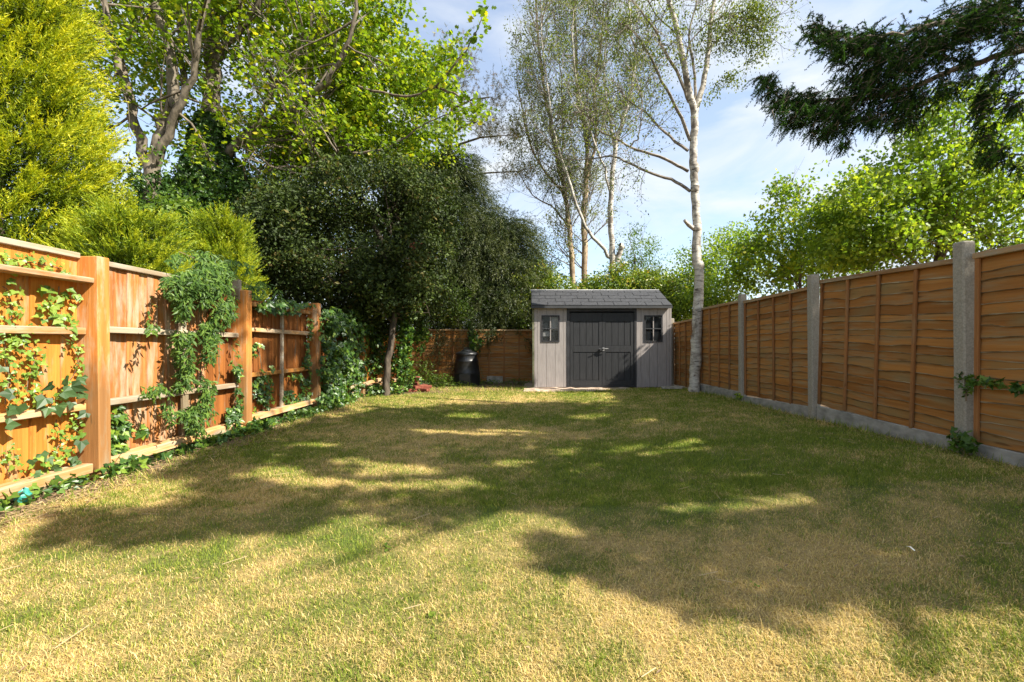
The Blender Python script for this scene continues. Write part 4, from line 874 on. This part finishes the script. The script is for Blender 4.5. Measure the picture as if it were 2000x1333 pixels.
shrub('bright laurel bush showing above the middle of the shed roof', 14.4, [(1190, 572, 60, 36, 0), (1230, 562, 42, 36, 0), (1145, 580, 40, 24, 0), (1213, 532, 22, 16, 0), (1255, 545, 20, 20, 0)], 520, 26, .095, 'l_laurel', OVAL, .13)
shrub('laurel bush filling the gap between the shed and the birch', 13.9, [(1300, 590, 50, 55, 0), (1330, 620, 40, 45, 0), (1280, 560, 40, 30, 0)], 420, 26, .09, 'l_laurel', OVAL, .13)
shrub('light leafy tree behind the shed, left of the tall birch', 17.0, [(1240, 500, 45, 50, 0), (1215, 530, 40, 30, 0), (1265, 520, 25, 35, 0), (1060, 520, 60, 40, .6), (1245, 455, 20, 15, 0)], 260, 22, .11, 'l_mid', LANCE, .16, name='leafy_tree', shell=.1)
shrub('pale green tree beyond the right fence just behind the birch', 17.0, [(1420, 530, 75, 65, 0), (1350, 530, 45, 45, 0), (1430, 470, 45, 30, .4), (1325, 560, 40, 40, 0)], 460, 24, .11, 'l_lime', OVAL, .2, name='leafy_tree', shell=.1)
shrub('lime green bush peering over the far part of the right fence', 12.6, [(1400, 580, 45, 35, 0), (1350, 600, 45, 35, .5)], 220, 24, .085, 'l_lime', OVAL, .14)
shrub('mid green tree over the right fence, between the birch and the big lime tree', 12.2, [(1560, 450, 80, 95, 0), (1500, 520, 75, 60, 0), (1600, 520, 90, 60, .4), (1540, 380, 55, 30, 0), (1650, 470, 60, 70, .3), (1475, 470, 35, 40, 0)], 680, 22, .08, 'l_maple', MAPLE, .15, name='leafy_tree', shell=.1, limbs_=22)
leafy('field_maple', 'large bright lime green tree filling the sky over the right fence', (8.4, 9.6, 0), [(P(u, v, 9.6 + dz), (ru / F * 9.6, 1.3, rv / F * 9.6)) for (u, v, ru, rv, dz) in
      [(1800, 330, 120, 90, 0), (1900, 400, 140, 90, 0), (1720, 400, 110, 80, .3), (1880, 250, 90, 60, 0), (1980, 330, 90, 90, -.3), (1760, 480, 150, 50, 0), (1950, 480, 130, 50, 0), (1680, 480, 80, 50, 0), (1850, 220, 50, 40, 0), (1640, 400, 40, 50, 0)]],
      1450, 22, .14, .075, 'l_lime', MAPLE, 'bark', ([(8.4, 9.6, 0), (8.5, 9.6, 1.6), (8.65, 9.6, 3.2), (8.9, 9.6, 4.6)], .13, .06), 40, .08, nup=.3)

# hidden by nothing: far trees that close the view low down
shrub('dense far trees beyond the gardens behind the left fence', 20.0, [(300, 500, 250, 120, 0), (600, 480, 200, 100, 0), (100, 480, 200, 120, 0)], 900, 24, .2, 'l_mid', OVAL, .35, name='leafy_tree')
shrub('mid green tree filling the gap above the dark evergreens', 14.5, [(640, 260, 110, 70, 0), (760, 220, 90, 90, 0), (830, 290, 70, 50, 0), (560, 300, 80, 50, 0), (720, 320, 120, 40, 0), (820, 150, 60, 50, 0)], 1100, 24, .10, 'l_maple', MAPLE, .18, name='leafy_tree', shell=.1, limbs_=18)
shrub('far dark tree seen low between the dark conifer and the shed', 19.0, [(980, 560, 90, 60, 0), (880, 520, 90, 90, 0)], 400, 24, .16, 'l_ivy', OVAL, .3, name='leafy_tree')

# --- spruce: trunk stands out of view to the right, its boughs hang into the picture
sp = tree('spruce_tree', 'dark spruce whose long drooping boughs hang in at the top right', 'conifer', (8.2, 4.4, 0)); tm = MB(); lm = MB()
tube(tm, [(8.2, 4.4, 0), (8.2, 4.4, 5), (8.2, 4.4, 10.5)], [.22, .16, .03], 10)
SPZ = 5.6
boughs = [([(2350, -60), (2150, 20), (2000, 45), (1880, 40), (1760, 65), (1680, 75), (1600, 62)], .035), ([(2350, 60), (2150, 100), (2000, 100), (1860, 140), (1740, 185), (1620, 195), (1540, 200), (1485, 158)], .032), ([(2300, 100), (2150, 150), (2060, 160), (1980, 190), (1920, 215)], .02)]
for pl, r0 in boughs:
    pl3 = [(8.15, 4.45, P(*pl[0], SPZ)[2])] + [P(u, v, SPZ + .1 * math.sin(u / 60)) for u, v in pl[1:]]; L3 = smooth_line(pl3, 5, .01); tube(tm, L3, np.linspace(r0 * 1.6, r0 * .3, len(L3)), 6)
st_, dr_ = [], []
regs = [(1620, 75, 45, 22, 70), (1600, 50, 18, 14, 14), (1645, 100, 40, 30, 60), (1700, 90, 50, 35, 110), (1760, 110, 60, 55, 200), (1830, 90, 55, 50, 170), (1700, 160, 60, 45, 170), (1770, 190, 60, 40, 150), (1900, 50, 60, 40, 160), (1960, 20, 60, 35, 130), (1990, 70, 50, 30, 60),
        (1500, 160, 22, 20, 30), (1530, 195, 32, 25, 60), (1580, 205, 35, 28, 90), (1640, 215, 40, 30, 110), (1560, 235, 40, 14, 40), (1620, 255, 40, 16, 46), (1650, 280, 18, 10, 10), (1700, 230, 40, 22, 60), (1760, 235, 35, 16, 34), (1850, 170, 22, 30, 34),
        (1895, 130, 12, 45, 34), (1920, 200, 16, 40, 38), (1945, 150, 12, 50, 28), (1930, 270, 20, 45, 34), (1955, 300, 22, 22, 30), (1925, 310, 10, 16, 10), (1985, 210, 24, 22, 26), (1975, 110, 20, 40, 22), (1985, 170, 14, 30, 12), (1990, 330, 20, 20, 8)]
for (u_, v_, ru, rv, n_) in regs:
    n_ = int(n_ * 2.3); q = rng.normal(size=(n_, 2)) * .5; Z_ = SPZ + rng.normal(0, .22, n_)
    uu_ = u_ + q[:, 0] * ru; vv_ = v_ + q[:, 1] * rv
    st_.append(np.stack([(uu_ - VX) / F * Z_, Z_, CAMZ - (vv_ - HY) / F * Z_], 1)); dr_.append(np.stack([-.65 + rng.normal(0, .5, n_), rng.normal(0, .6, n_), np.where(v_ < 110, .15, -.55) + rng.normal(0, .4, n_)], 1))
st_ = np.vstack(st_); dr_ = np.vstack(dr_); sprays(lm, st_, dr_, .16, 64, .032, .0075, .45, None, .85)
for a, b_ in zip(st_[::2], dr_[::2]): tube(tm, [a - unit(b_) * .06, a + unit(b_) * .10], [.004, .002], 3)
# the unseen rest of its crown, shaped to throw the lawn shade
n = 9000; z = rng.random(n); th = rng.random(n) * 6.28; r = 2.6 * (1 - z) ** .8 * (.3 + .7 * rng.random(n) ** .5); c_ = np.stack([8.2 + np.cos(th) * r, 4.4 + np.sin(th) * r, 2.4 + z * 8.0], 1)
uo, vo = UV(c_[:, 0], c_[:, 1], c_[:, 2]); 
def sunfoot(c_): t_ = c_[:, 2] / SUN.z; return c_[:, 0] - SUN.x * t_, c_[:, 1] - SUN.y * t_

# --- where the ground lies in tree shade, read off the photograph
SHADE = np.array([(60, 1062), (300, 1058), (520, 1040), (640, 1012), (705, 983), (735, 1010), (760, 1030), (850, 1028), (890, 1000), (1000, 992), (1160, 1010), (1150, 1045), (1050, 1055), (1040, 1090), (1100, 1120), (1230, 1150), (1300, 1190), (1420, 1210),
                  (1450, 1160), (1500, 1150), (1540, 1190), (1640, 1205), (1800, 1215), (1880, 1190), (1900, 1150), (2000, 1200), (2300, 1300), (2600, 1150), (2000, 900), (1650, 830), (1450, 785), (1190, 765), (1210, 795), (1020, 800), (830, 797), (700, 800), (560, 830), (480, 850), (380, 885), (300, 930), (160, 1000)], float)
HOLES = [(230, 970, 110, 24), (320, 952, 55, 16), (530, 925, 60, 14), (620, 943, 90, 9), (760, 920, 85, 10), (800, 950, 100, 11), (900, 945, 60, 8), (1110, 882, 35, 7), (1240, 887, 50, 10), (1350, 882, 80, 14), (1430, 1000, 150, 11), (920, 813, 42, 6), (1150, 815, 40, 5), (850, 842, 50, 5), (1180, 800, 60, 3), (1960, 1190, 50, 26), (1055, 1025, 50, 14), (980, 845, 80, 6), (700, 905, 60, 6), (1000, 908, 55, 6), (620, 870, 50, 5), (1280, 830, 60, 5)]
def in_poly(u, v, poly):
    ins = np.zeros(len(u), bool); j = len(poly) - 1
    for i in range(len(poly)):
        xi, yi = poly[i]; xj, yj = poly[j]
        c_ = ((yi > v) != (yj > v)) & (u < (xj - xi) * (v - yi) / (yj - yi + 1e-12) + xi); ins ^= c_; j = i
    return ins
def shaded(x, y):
    u, v = UV(x, y, 0.0); w = 26 * (vnoise(x, y, 3.2, 3) - .5); ok = in_poly(u + w * 2, v + w, SHADE)
    for a, b_, c_, d_ in HOLES: ok &= ((u - a + w) / (c_ * 1.15)) ** 2 + ((v - b_ + w * .3) / (d_ * 1.25)) ** 2 > 1
    return ok & (y > .8)
fx_, fy_ = sunfoot(c_); keep = (uo > 2080) & (shaded(fx_, fy_) | (fx_ > 3.5))
c_ = c_[keep]; th = th[keep]; sprays(lm, c_, np.stack([np.cos(th), np.sin(th), -.2 + 0 * th], 1), .4, 14, .09, .016, .4)
rel(lm, sp).build('crown', M['l_spruce'], sp); rel(tm, sp).build('trunk', M['bark'], sp)

# --- unseen tall broadleaf right of view, crown shaped to cast the lawn shade
on = tree('shade_tree', 'unseen tall leafy tree right of view, crown shaped to shade the lawn', loc=(9.6, 2.2, 0)); lm = MB()
n = 110000; x_ = rng.uniform(-3.4, 3.6, n); y_ = rng.uniform(1.0, 10.6, n); k = shaded(x_, y_); x_, y_ = x_[k], y_[k]
H0 = 4.4; H_ = H0 + (x_ * -.25 + y_ * .42) + rng.random(len(x_)) ** 1.2 * 2.6
kx, ky = SUN.x / SUN.z, SUN.y / SUN.z
c_ = np.stack([x_ + kx * H_, y_ + ky * H_, H_], 1); u_, v_ = UV(c_[:, 0], np.maximum(c_[:, 1], .05), c_[:, 2]); vis = (c_[:, 1] > 0) & (u_ < 2090) & (v_ > -80)
for q in range(9):
    H_[vis] += .7; c_ = np.stack([x_ + kx * H_, y_ + ky * H_, H_], 1); u_, v_ = UV(c_[:, 0], np.maximum(c_[:, 1], .05), c_[:, 2]); vis = (c_[:, 1] > 0) & (u_ < 2090) & (v_ > -80)
c_ = c_[~vis]
leaves(lm, c_[:30000], .15, OVAL, nrm=np.array([.6, -.4, .7]), nmix=.4)
n = 900; z_ = rng.uniform(-.2, 2.5, n); x_ = rng.uniform(3.0, 3.7, n); H_ = rng.uniform(7, 9.5, n); c_ = np.stack([x_ + kx * H_, 9.3 + rng.uniform(-.2, .2, n) + ky * H_, z_ + H_], 1)  # unseen leaves added to shade the lower birch trunk
leaves(lm, c_, .17, OVAL, nrm=np.array([.6, -.4, .7]), nmix=.4)
# thin veil of unseen leaves added to dapple the far left fence bays
n = 7000; y_ = rng.uniform(5.3, 12.5, n); z_ = rng.uniform(.3, 2.6, n); k = (vnoise(y_, z_, 2.2, 2) < .62) & ((y_ > 5.9) | (z_ > 1.2)) & (y_ < 9.6); y_, z_ = y_[k], z_[k]; H_ = rng.uniform(6.5, 10.5, len(y_))
c_ = np.stack([-3.5 + kx * H_, y_ + ky * H_, z_ + H_], 1); u_, v_ = UV(c_[:, 0], np.maximum(c_[:, 1], .05), c_[:, 2]); vis = (c_[:, 1] > 0) & (u_ < 2090) & (v_ > -80); c_ = c_[~vis]; leaves(lm, c_, .16, OVAL, nrm=np.array([.6, -.4, .7]), nmix=.4)
rel(lm, on).build('crown', M['l_mid'], on); tm = MB(); tube(tm, smooth_line([(9.6, 2.2, 0), (9.6, 2.2, 3), (9.3, 2.0, 5.5), (8.8, 2.0, 8.5)], 4), np.linspace(.3, .1, 13), 10)
for q in range(26):
    tgt = c_[rng.integers(len(c_))] if q % 3 == 0 else np.array([rng.uniform(6, 11), rng.uniform(-2, 4), rng.uniform(5, 9)]); uq, vq = UV(*tgt)
    s0 = np.array([9.4, 2.1, rng.uniform(3.5, 7)]); L3 = smooth_line([s0, (s0 + tgt) / 2 + (0, 0, .3), tgt], 3)
    if (tgt[1] > .1 and uq < 2090): continue
    tube(tm, L3, np.linspace(.08, .015, len(L3)), 5)
rel(tm, on).build('trunk', M['bark'], on)

# ------------------------------------------------------------------ ivy and climbers
ivy_l = [MB() for _ in range(3)]
def leaf_mesh(nm, mat, s):
    mb = MB(); v, f = IVY; v = v * s; v = v + rng.normal(0, .03 * s, v.shape) * (np.arange(len(v)) > 0)[:, None]; mb.add(v, f); return mb.mesh(nm, mat)
LM_l = [leaf_mesh('leaf', M['leaf_light'], .052) for _ in range(4)]; LM_d = [leaf_mesh('leaf', M['leaf_dark'], .095) for _ in range(3)]
def put_leaf(par, p, mes, sc):
    d = Vector((random.gauss(0, .35), random.gauss(0, .5), -1 + random.random() * .9)).normalized(); nn = Vector((1, random.gauss(-.2, .35), random.gauss(.35, .35))).normalized()
    d = (d - nn * d.dot(nn)).normalized(); b_ = nn.cross(d)
    from mathutils import Matrix
    m = Matrix((d, b_, nn)).transposed(); o = obj('leaf', random.choice(mes), par, Vector(p) - par.location, m.to_euler(), (sc,) * 3); return o
iv0 = thing('ivy', 'light green ivy trailing over the nearest left fence bay', 'ivy', (-3.5, 3.1, 0)); stems = MB(); cnt = 0; extra = []
strands = [([(5, 560), (22, 590), (18, 640)], 16, 0), ([(0, 655), (40, 665), (72, 700), (50, 740), (60, 775), (75, 800)], 46, 0), ([(115, 560), (110, 600), (100, 640)], 0, 0), ([(120, 655), (145, 680), (150, 715), (135, 745), (100, 790)], 30, 0),
           ([(130, 800), (150, 830), (158, 850)], 18, 0), ([(110, 820), (118, 860), (100, 900), (80, 930)], 22, 0), ([(15, 640), (10, 700), (20, 750)], 14, 0), ([(0, 690), (20, 720), (10, 790)], 10, 0), ([(10, 880), (20, 930)], 10, 0), ([(0, 500), (50, 512), (120, 525)], 26, 0)]
for pl, n_, _ in strands:
    L3 = smooth_line([FP(u, v, -3.545) for u, v in pl], 5, .006); tube(stems, L3, .0035, 4)
    for k in range(n_):
        i = random.randint(0, len(L3) - 1); p_ = L3[i] + np.array([random.uniform(.01, .05), rng.normal(0, .035), rng.normal(0, .035)]); put_leaf(iv0, p_, LM_l, random.uniform(.5, 1.1)); cnt += 1
    if n_: extra.append(L3[rng.integers(0, len(L3), int(n_ * 1.6))] + np.stack([rng.uniform(.005, .04, int(n_ * 1.6)), rng.normal(0, .05, int(n_ * 1.6)), rng.normal(0, .05, int(n_ * 1.6))], 1))
for k in range(54):
    u_, v_ = random.uniform(80, 156), random.uniform(560, 640); p_ = FP(u_, v_, -3.54 + random.uniform(0, .05)); put_leaf(iv0, p_, LM_l, random.uniform(.8, 1.45))
for (u_, v_) in [(90, 775), (105, 750), (120, 765), (135, 755), (150, 742), (165, 765), (112, 790), (95, 795), (140, 785), (158, 735), (28, 770), (15, 800), (36, 790), (170, 805), (10, 830), (6, 715), (158, 860), (125, 740)]:
    put_leaf(iv0, FP(u_, v_, -3.47), LM_d, random.uniform(.75, 1.3))
for k in range(32):
    u_, v_ = random.uniform(60, 150), random.uniform(880, 935); p_ = FP(u_, v_, -3.50 + random.uniform(-.03, .03)); put_leaf(iv0, p_, LM_l if random.random() < .7 else LM_d, random.uniform(.5, 1.0))
rel(stems, iv0).build('stem', M['stem'], iv0)
em = MB(); leaves(em, np.vstack(extra), .030, IVY, nrm=np.array([1, -.3, .45]), nmix=.6, axis=np.array([.1, 0, -1.0]), amix=.5); em.v = [v - np.array(iv0.location) for v in em.v]; em.build('small_leaves', M['l_ivylight'], iv0)['kind'] = 'stuff'

def ivy_patch(label, regs_, X, mat='l_ivy', leaf=.055, depth=.06, name='ivy', cat='ivy', tmpl=IVY, stems_=(), back=0):
    """leaves over patches of the left fence; regs (u, v, ru, rv, n)"""
    o = thing(name, label, cat, tuple(FP(regs_[0][0], regs_[0][1], X) * (1, 1, 0))); lm = MB(); c_ = []
    for (u, v, ru, rv, n_) in regs_:
        q = unit(rng.normal(size=(n_, 2))) * np.sqrt(rng.random((n_, 1))); uu_ = u + q[:, 0] * ru; vv_ = v + q[:, 1] * rv; Z_ = X * F / (uu_ - VX)
        s_ = np.sqrt(np.clip(1 - (q ** 2).sum(1), 0, 1)); off = depth * rng.random(n_) * (.25 + s_); Z_ = (X + off) * F / (uu_ - VX)
        pnt = np.stack([X + off, Z_, CAMZ - (vv_ - HY) / F * Z_], 1); c_.append(pnt)
    c_ = np.vstack(c_); c_ = c_[(c_[:, 2] > .01) & (vnoise(c_[:, 1] + c_[:, 0], c_[:, 2], 5.0, 2) > .40)]; leaves(lm, c_, leaf, tmpl, nrm=np.array([1, -.3, .45]), nmix=.62, axis=np.array([.1, 0, -1.0]), amix=.5)
    sm = MB()
    for pl in stems_: tube(sm, smooth_line([FP(u, v, X) for u, v in pl], 4, .008), .006, 4)
    if not stems_: tube(sm, [c_[0], c_[len(c_) // 2], c_[-1]], .004, 3)
    off = np.array(o.location); lm.v = [v - off for v in lm.v]; sm.v = [v - off for v in sm.v]
    lm.build('foliage', M[mat], o); sm.build('stems', M['stem'], o)['kind'] = 'stuff'; return o
ivy_patch('bushy climber spilling over the top of the second left fence bay', [(395, 545, 65, 35, 1400), (400, 600, 62, 50, 1900), (385, 680, 48, 60, 1500), (380, 760, 40, 55, 1000), (390, 820, 36, 30, 550), (340, 560, 25, 25, 260), (445, 590, 20, 40, 200), (310, 765, 32, 14, 130), (340, 800, 22, 30, 160), (295, 640, 18, 10, 40), (285, 600, 12, 30, 40), (450, 690, 18, 40, 60)],
          -3.52, 'l_climber', .062, .30, 'climbing_plant', 'climber', LANCE, [[(400, 840), (390, 700), (395, 560)], [(410, 830), (430, 700), (420, 560)]])
ivy_patch('dark ivy behind the nearest fence post at its foot', [(232, 840, 16, 50, 130), (228, 885, 14, 18, 60), (280, 840, 8, 14, 14)], -3.55, 'l_ivy', .065, .05)
ivy_patch('ivy growing up beside the second orange fence post', [(462, 770, 18, 60, 260), (455, 820, 26, 20, 180), (465, 725, 10, 30, 50)], -3.52, 'l_ivy', .055, .10)
ivy_patch('ivy strands on the third left fence bay', [(505, 690, 10, 22, 60), (520, 720, 14, 14, 40), (515, 760, 22, 30, 170), (520, 800, 24, 24, 150), (572, 775, 26, 14, 100), (590, 790, 22, 12, 60), (600, 740, 12, 50, 170), (605, 680, 10, 60, 170), (615, 640, 8, 30, 60), (585, 735, 20, 6, 40)], -3.53, 'l_ivy', .055, .06, stems_=[[(515, 820), (512, 740), (506, 680)]])
ivy_patch('thick curtain of dark ivy over the fence bays in the far corner', [(640, 690, 22, 80, 900), (660, 700, 26, 90, 1100), (690, 690, 30, 85, 1400), (650, 780, 30, 26, 420), (700, 740, 14, 40, 180), (735, 690, 16, 80, 260), (650, 630, 30, 30, 420), (700, 640, 24, 24, 300), (560, 600, 60, 14, 200)], -3.52, 'l_ivy', .075, .28)
ivy_patch('leafy bramble mass hanging over the fence top between the second and third posts', [(510, 566, 34, 18, 260), (440, 525, 50, 20, 420), (530, 582, 26, 12, 120), (380, 508, 55, 20, 340)], -3.72, 'l_climber', .07, .35, 'bramble', 'climber', LANCE)
# ivy round the leaning trunk, and shrubby corner plants
def mound(name, label, cat, blobs, mat, tmpl, leaf, spread=.05, nrm=(0, -.2, 1.0)):
    b0 = blobs[0][0]; o = thing(name, label, cat, (b0[0], b0[1], 0)); lm = MB(); sm = MB()
    for c_, r_, n_ in blobs:
        pp = np.array(c_) + unit(rng.normal(size=(n_, 3))) * np.array(r_) * rng.random((n_, 1)) ** .45; pp = pp[pp[:, 2] > .01]; leaves(lm, pp, leaf, tmpl, nrm=np.array(nrm), nmix=.4)
        for q in pp[::25]: tube(sm, [(c_[0], c_[1], max(0, c_[2] - 1.2 * r_[2])), (np.array(c_) * (1, 1, .75) + q * (0, 0, .25)), q], [.005, .004, .002], 3)
    rel(lm, o).build('foliage', M[mat], o); rel(sm, o).build('stems', M['stem'], o)['kind'] = 'stuff'; return o
mound('ivy', 'ivy column climbing beside the leaning trunk in the far left corner', 'ivy', [(P(790, 650, 9.9), (.20, .2, .65), 700), (P(785, 710, 9.9), (.25, .2, .45), 500), (P(800, 600, 9.9), (.3, .25, .35), 380), (P(725, 680, 10.3), (.45, .3, .75), 1500), (P(820, 650, 10.6), (.25, .3, .5), 420), (P(700, 620, 9.8), (.4, .3, .3), 420)], 'l_ivy', IVY, .075)
mound('low_shrub', 'low leafy plants round the foot of the leaning trunk', 'plant', [(P(735, 765, 9.6), (.35, .3, .16), 420), (P(770, 760, 9.9), (.3, .3, .22), 380), (P(800, 745, 10.4), (.3, .3, .3), 340), (P(700, 780, 9.2), (.35, .25, .10), 300)], 'l_ivy', IVY, .06)
mound('low_shrub', 'dark leafy shrub in front of the far fence left of the compost bin', 'plant', [(P(835, 735, 11.6), (.22, .25, .45), 320), (P(860, 745, 11.5), (.35, .3, .22), 420), (P(820, 715, 11.8), (.2, .2, .4), 160)], 'l_mid', LANCE, .075)
mound('ivy', 'ivy over the concrete post behind the compost bin', 'ivy', [((-1.62, 12.85, 1.35), (.14, .06, .30), 130), ((-1.50, 12.88, 1.1), (.20, .06, .22), 150), ((-1.60, 12.8, .95), (.16, .08, .14), 90), ((-1.68, 12.9, 1.6), (.12, .08, .12), 50)], 'l_ivy', IVY, .07, nrm=(0, -1, .2))
mound('low_shrub', 'low weeds at the foot of the far fence between bin and shed', 'plant', [((-1.1, 12.2, .05), (.6, .25, .10), 300), ((-.3, 12.3, .05), (.45, .3, .12), 260), ((-2.2, 11.8, .06), (.5, .3, .16), 340), ((-1.7, 11.6, .04), (.4, .12, .10), 200)], 'l_mid', LANCE, .065)
mound('ground_ivy', 'ground ivy spreading under the nearest left fence rail', 'ivy', [((-3.42, 3.2, .05), (.14, .5, .07), 130), ((-3.36, 3.75, .05), (.14, .22, .09), 110), ((-3.45, 4.2, .04), (.12, .5, .06), 100), ((-3.42, 2.75, .05), (.14, .4, .07), 120)], 'l_ivy', IVY, .062)
mound('ground_ivy', 'ground ivy and weeds along the foot of the second and third fence bays', 'ivy', [((-3.42, 4.9, .04), (.14, .5, .07), 240), ((-3.38, 5.6, .05), (.16, .35, .10), 260), ((-3.35, 6.6, .04), (.16, .8, .07), 330), ((-3.35, 8.0, .06), (.22, .6, .14), 520), ((-3.3, 7.4, .05), (.16, .4, .10), 200)], 'l_ivy', IVY, .06)
# creeping weed on the right hand post
mound('bindweed', 'dark creeping weed on the nearest concrete post and panel', 'weed', [((3.46, 3.62, .80), (.03, .10, .05), 26), ((3.45, 3.45, .78), (.03, .14, .03), 34), ((3.45, 3.60, .72), (.03, .05, .08), 16), ((3.46, 3.22, .77), (.03, .06, .04), 22)], 'l_climber', IVY, .05, nrm=(-1, -.3, .4))
mound('bindweed', 'leafy weed at the foot of the nearest concrete post', 'weed', [((3.40, 3.58, .30), (.07, .12, .09), 70)], 'l_climber', IVY, .055, nrm=(-1, -.3, .4))
mound('bindweed', 'tiny weed at the foot of the third concrete post', 'weed', [((3.42, 7.45, .22), (.05, .12, .07), 40)], 'l_lime', IVY, .04, nrm=(-1, -.3, .4))
# dry leaf and twig litter
lt = MB(); n = 5200; x_ = np.concatenate([rng.normal(-3.2, .14, 2600), rng.uniform(-3, 0, 1900), rng.normal(3.42, .05, 700)]); y_ = np.concatenate([rng.uniform(2.3, 9, 2600), rng.normal(10.8, .4, 1900), rng.uniform(3, 10, 700)])
leaves(lt, np.stack([x_, y_, gz(x_, y_) + .008], 1), .035, LANCE, nrm=np.array([0, 0, 1.0]), nmix=.75)
for q in range(160):
    x0_ = -3.2 + random.gauss(0, .12); y0_ = random.uniform(2.3, 9); a = random.uniform(0, 6.28); l_ = random.uniform(.06, .2); tube(lt, [(x0_, y0_, .012), (x0_ + math.cos(a) * l_, y0_ + math.sin(a) * l_, .02 + random.random() * .02)], .0022, 3)
tag(lt.build('leaf_litter', M['l_dry']), 'dry brown leaf and twig litter along the fence feet', 'litter', kind='stuff')

wd = MB(); n = 150; x_ = rng.uniform(-3.2, 3.3, n); y_ = rng.uniform(1.2, 9.5, n) ** 1.0
for a, b_ in zip(x_, y_):
    k = rng.integers(5, 10); th = rng.random(k) * 6.28; rad_ = rng.uniform(.01, .03); pz = float(gz(a, b_))
    leaves(wd, np.stack([a + np.cos(th) * rad_, b_ + np.sin(th) * rad_, np.full(k, pz + .012)], 1), rng.uniform(.014, .026), OVAL, nrm=np.array([0, 0, 1.0]), nmix=.75, tint=.75)
tag(wd.build('lawn_weeds', M['l_mid']), 'small broad leaved weeds scattered in the lawn', 'weeds', kind='stuff')
fl = MB(); n = 420; x_ = rng.uniform(-3.3, 3.4, n); y_ = 1.1 + 9 * rng.random(n) ** 1.3; leaves(fl, np.stack([x_, y_, gz(x_, y_) + .022], 1), .026, LANCE, nrm=np.array([0, 0, 1.0]), nmix=.7, tint=.25)
for q in range(90):
    x0_ = random.uniform(-3, 3.2); y0_ = random.uniform(1.3, 9); a = random.uniform(0, 6.28); l_ = random.uniform(.04, .13); z0_ = float(gz(x0_, y0_)) + .022; tube(fl, [(x0_, y0_, z0_), (x0_ + math.cos(a) * l_, y0_ + math.sin(a) * l_, z0_ + random.random() * .01)], .0016, 3, .9)
tag(fl.build('fallen_leaves', M['l_dry']), 'dead leaves and straw stalks scattered over the grass', 'litter', kind='stuff')
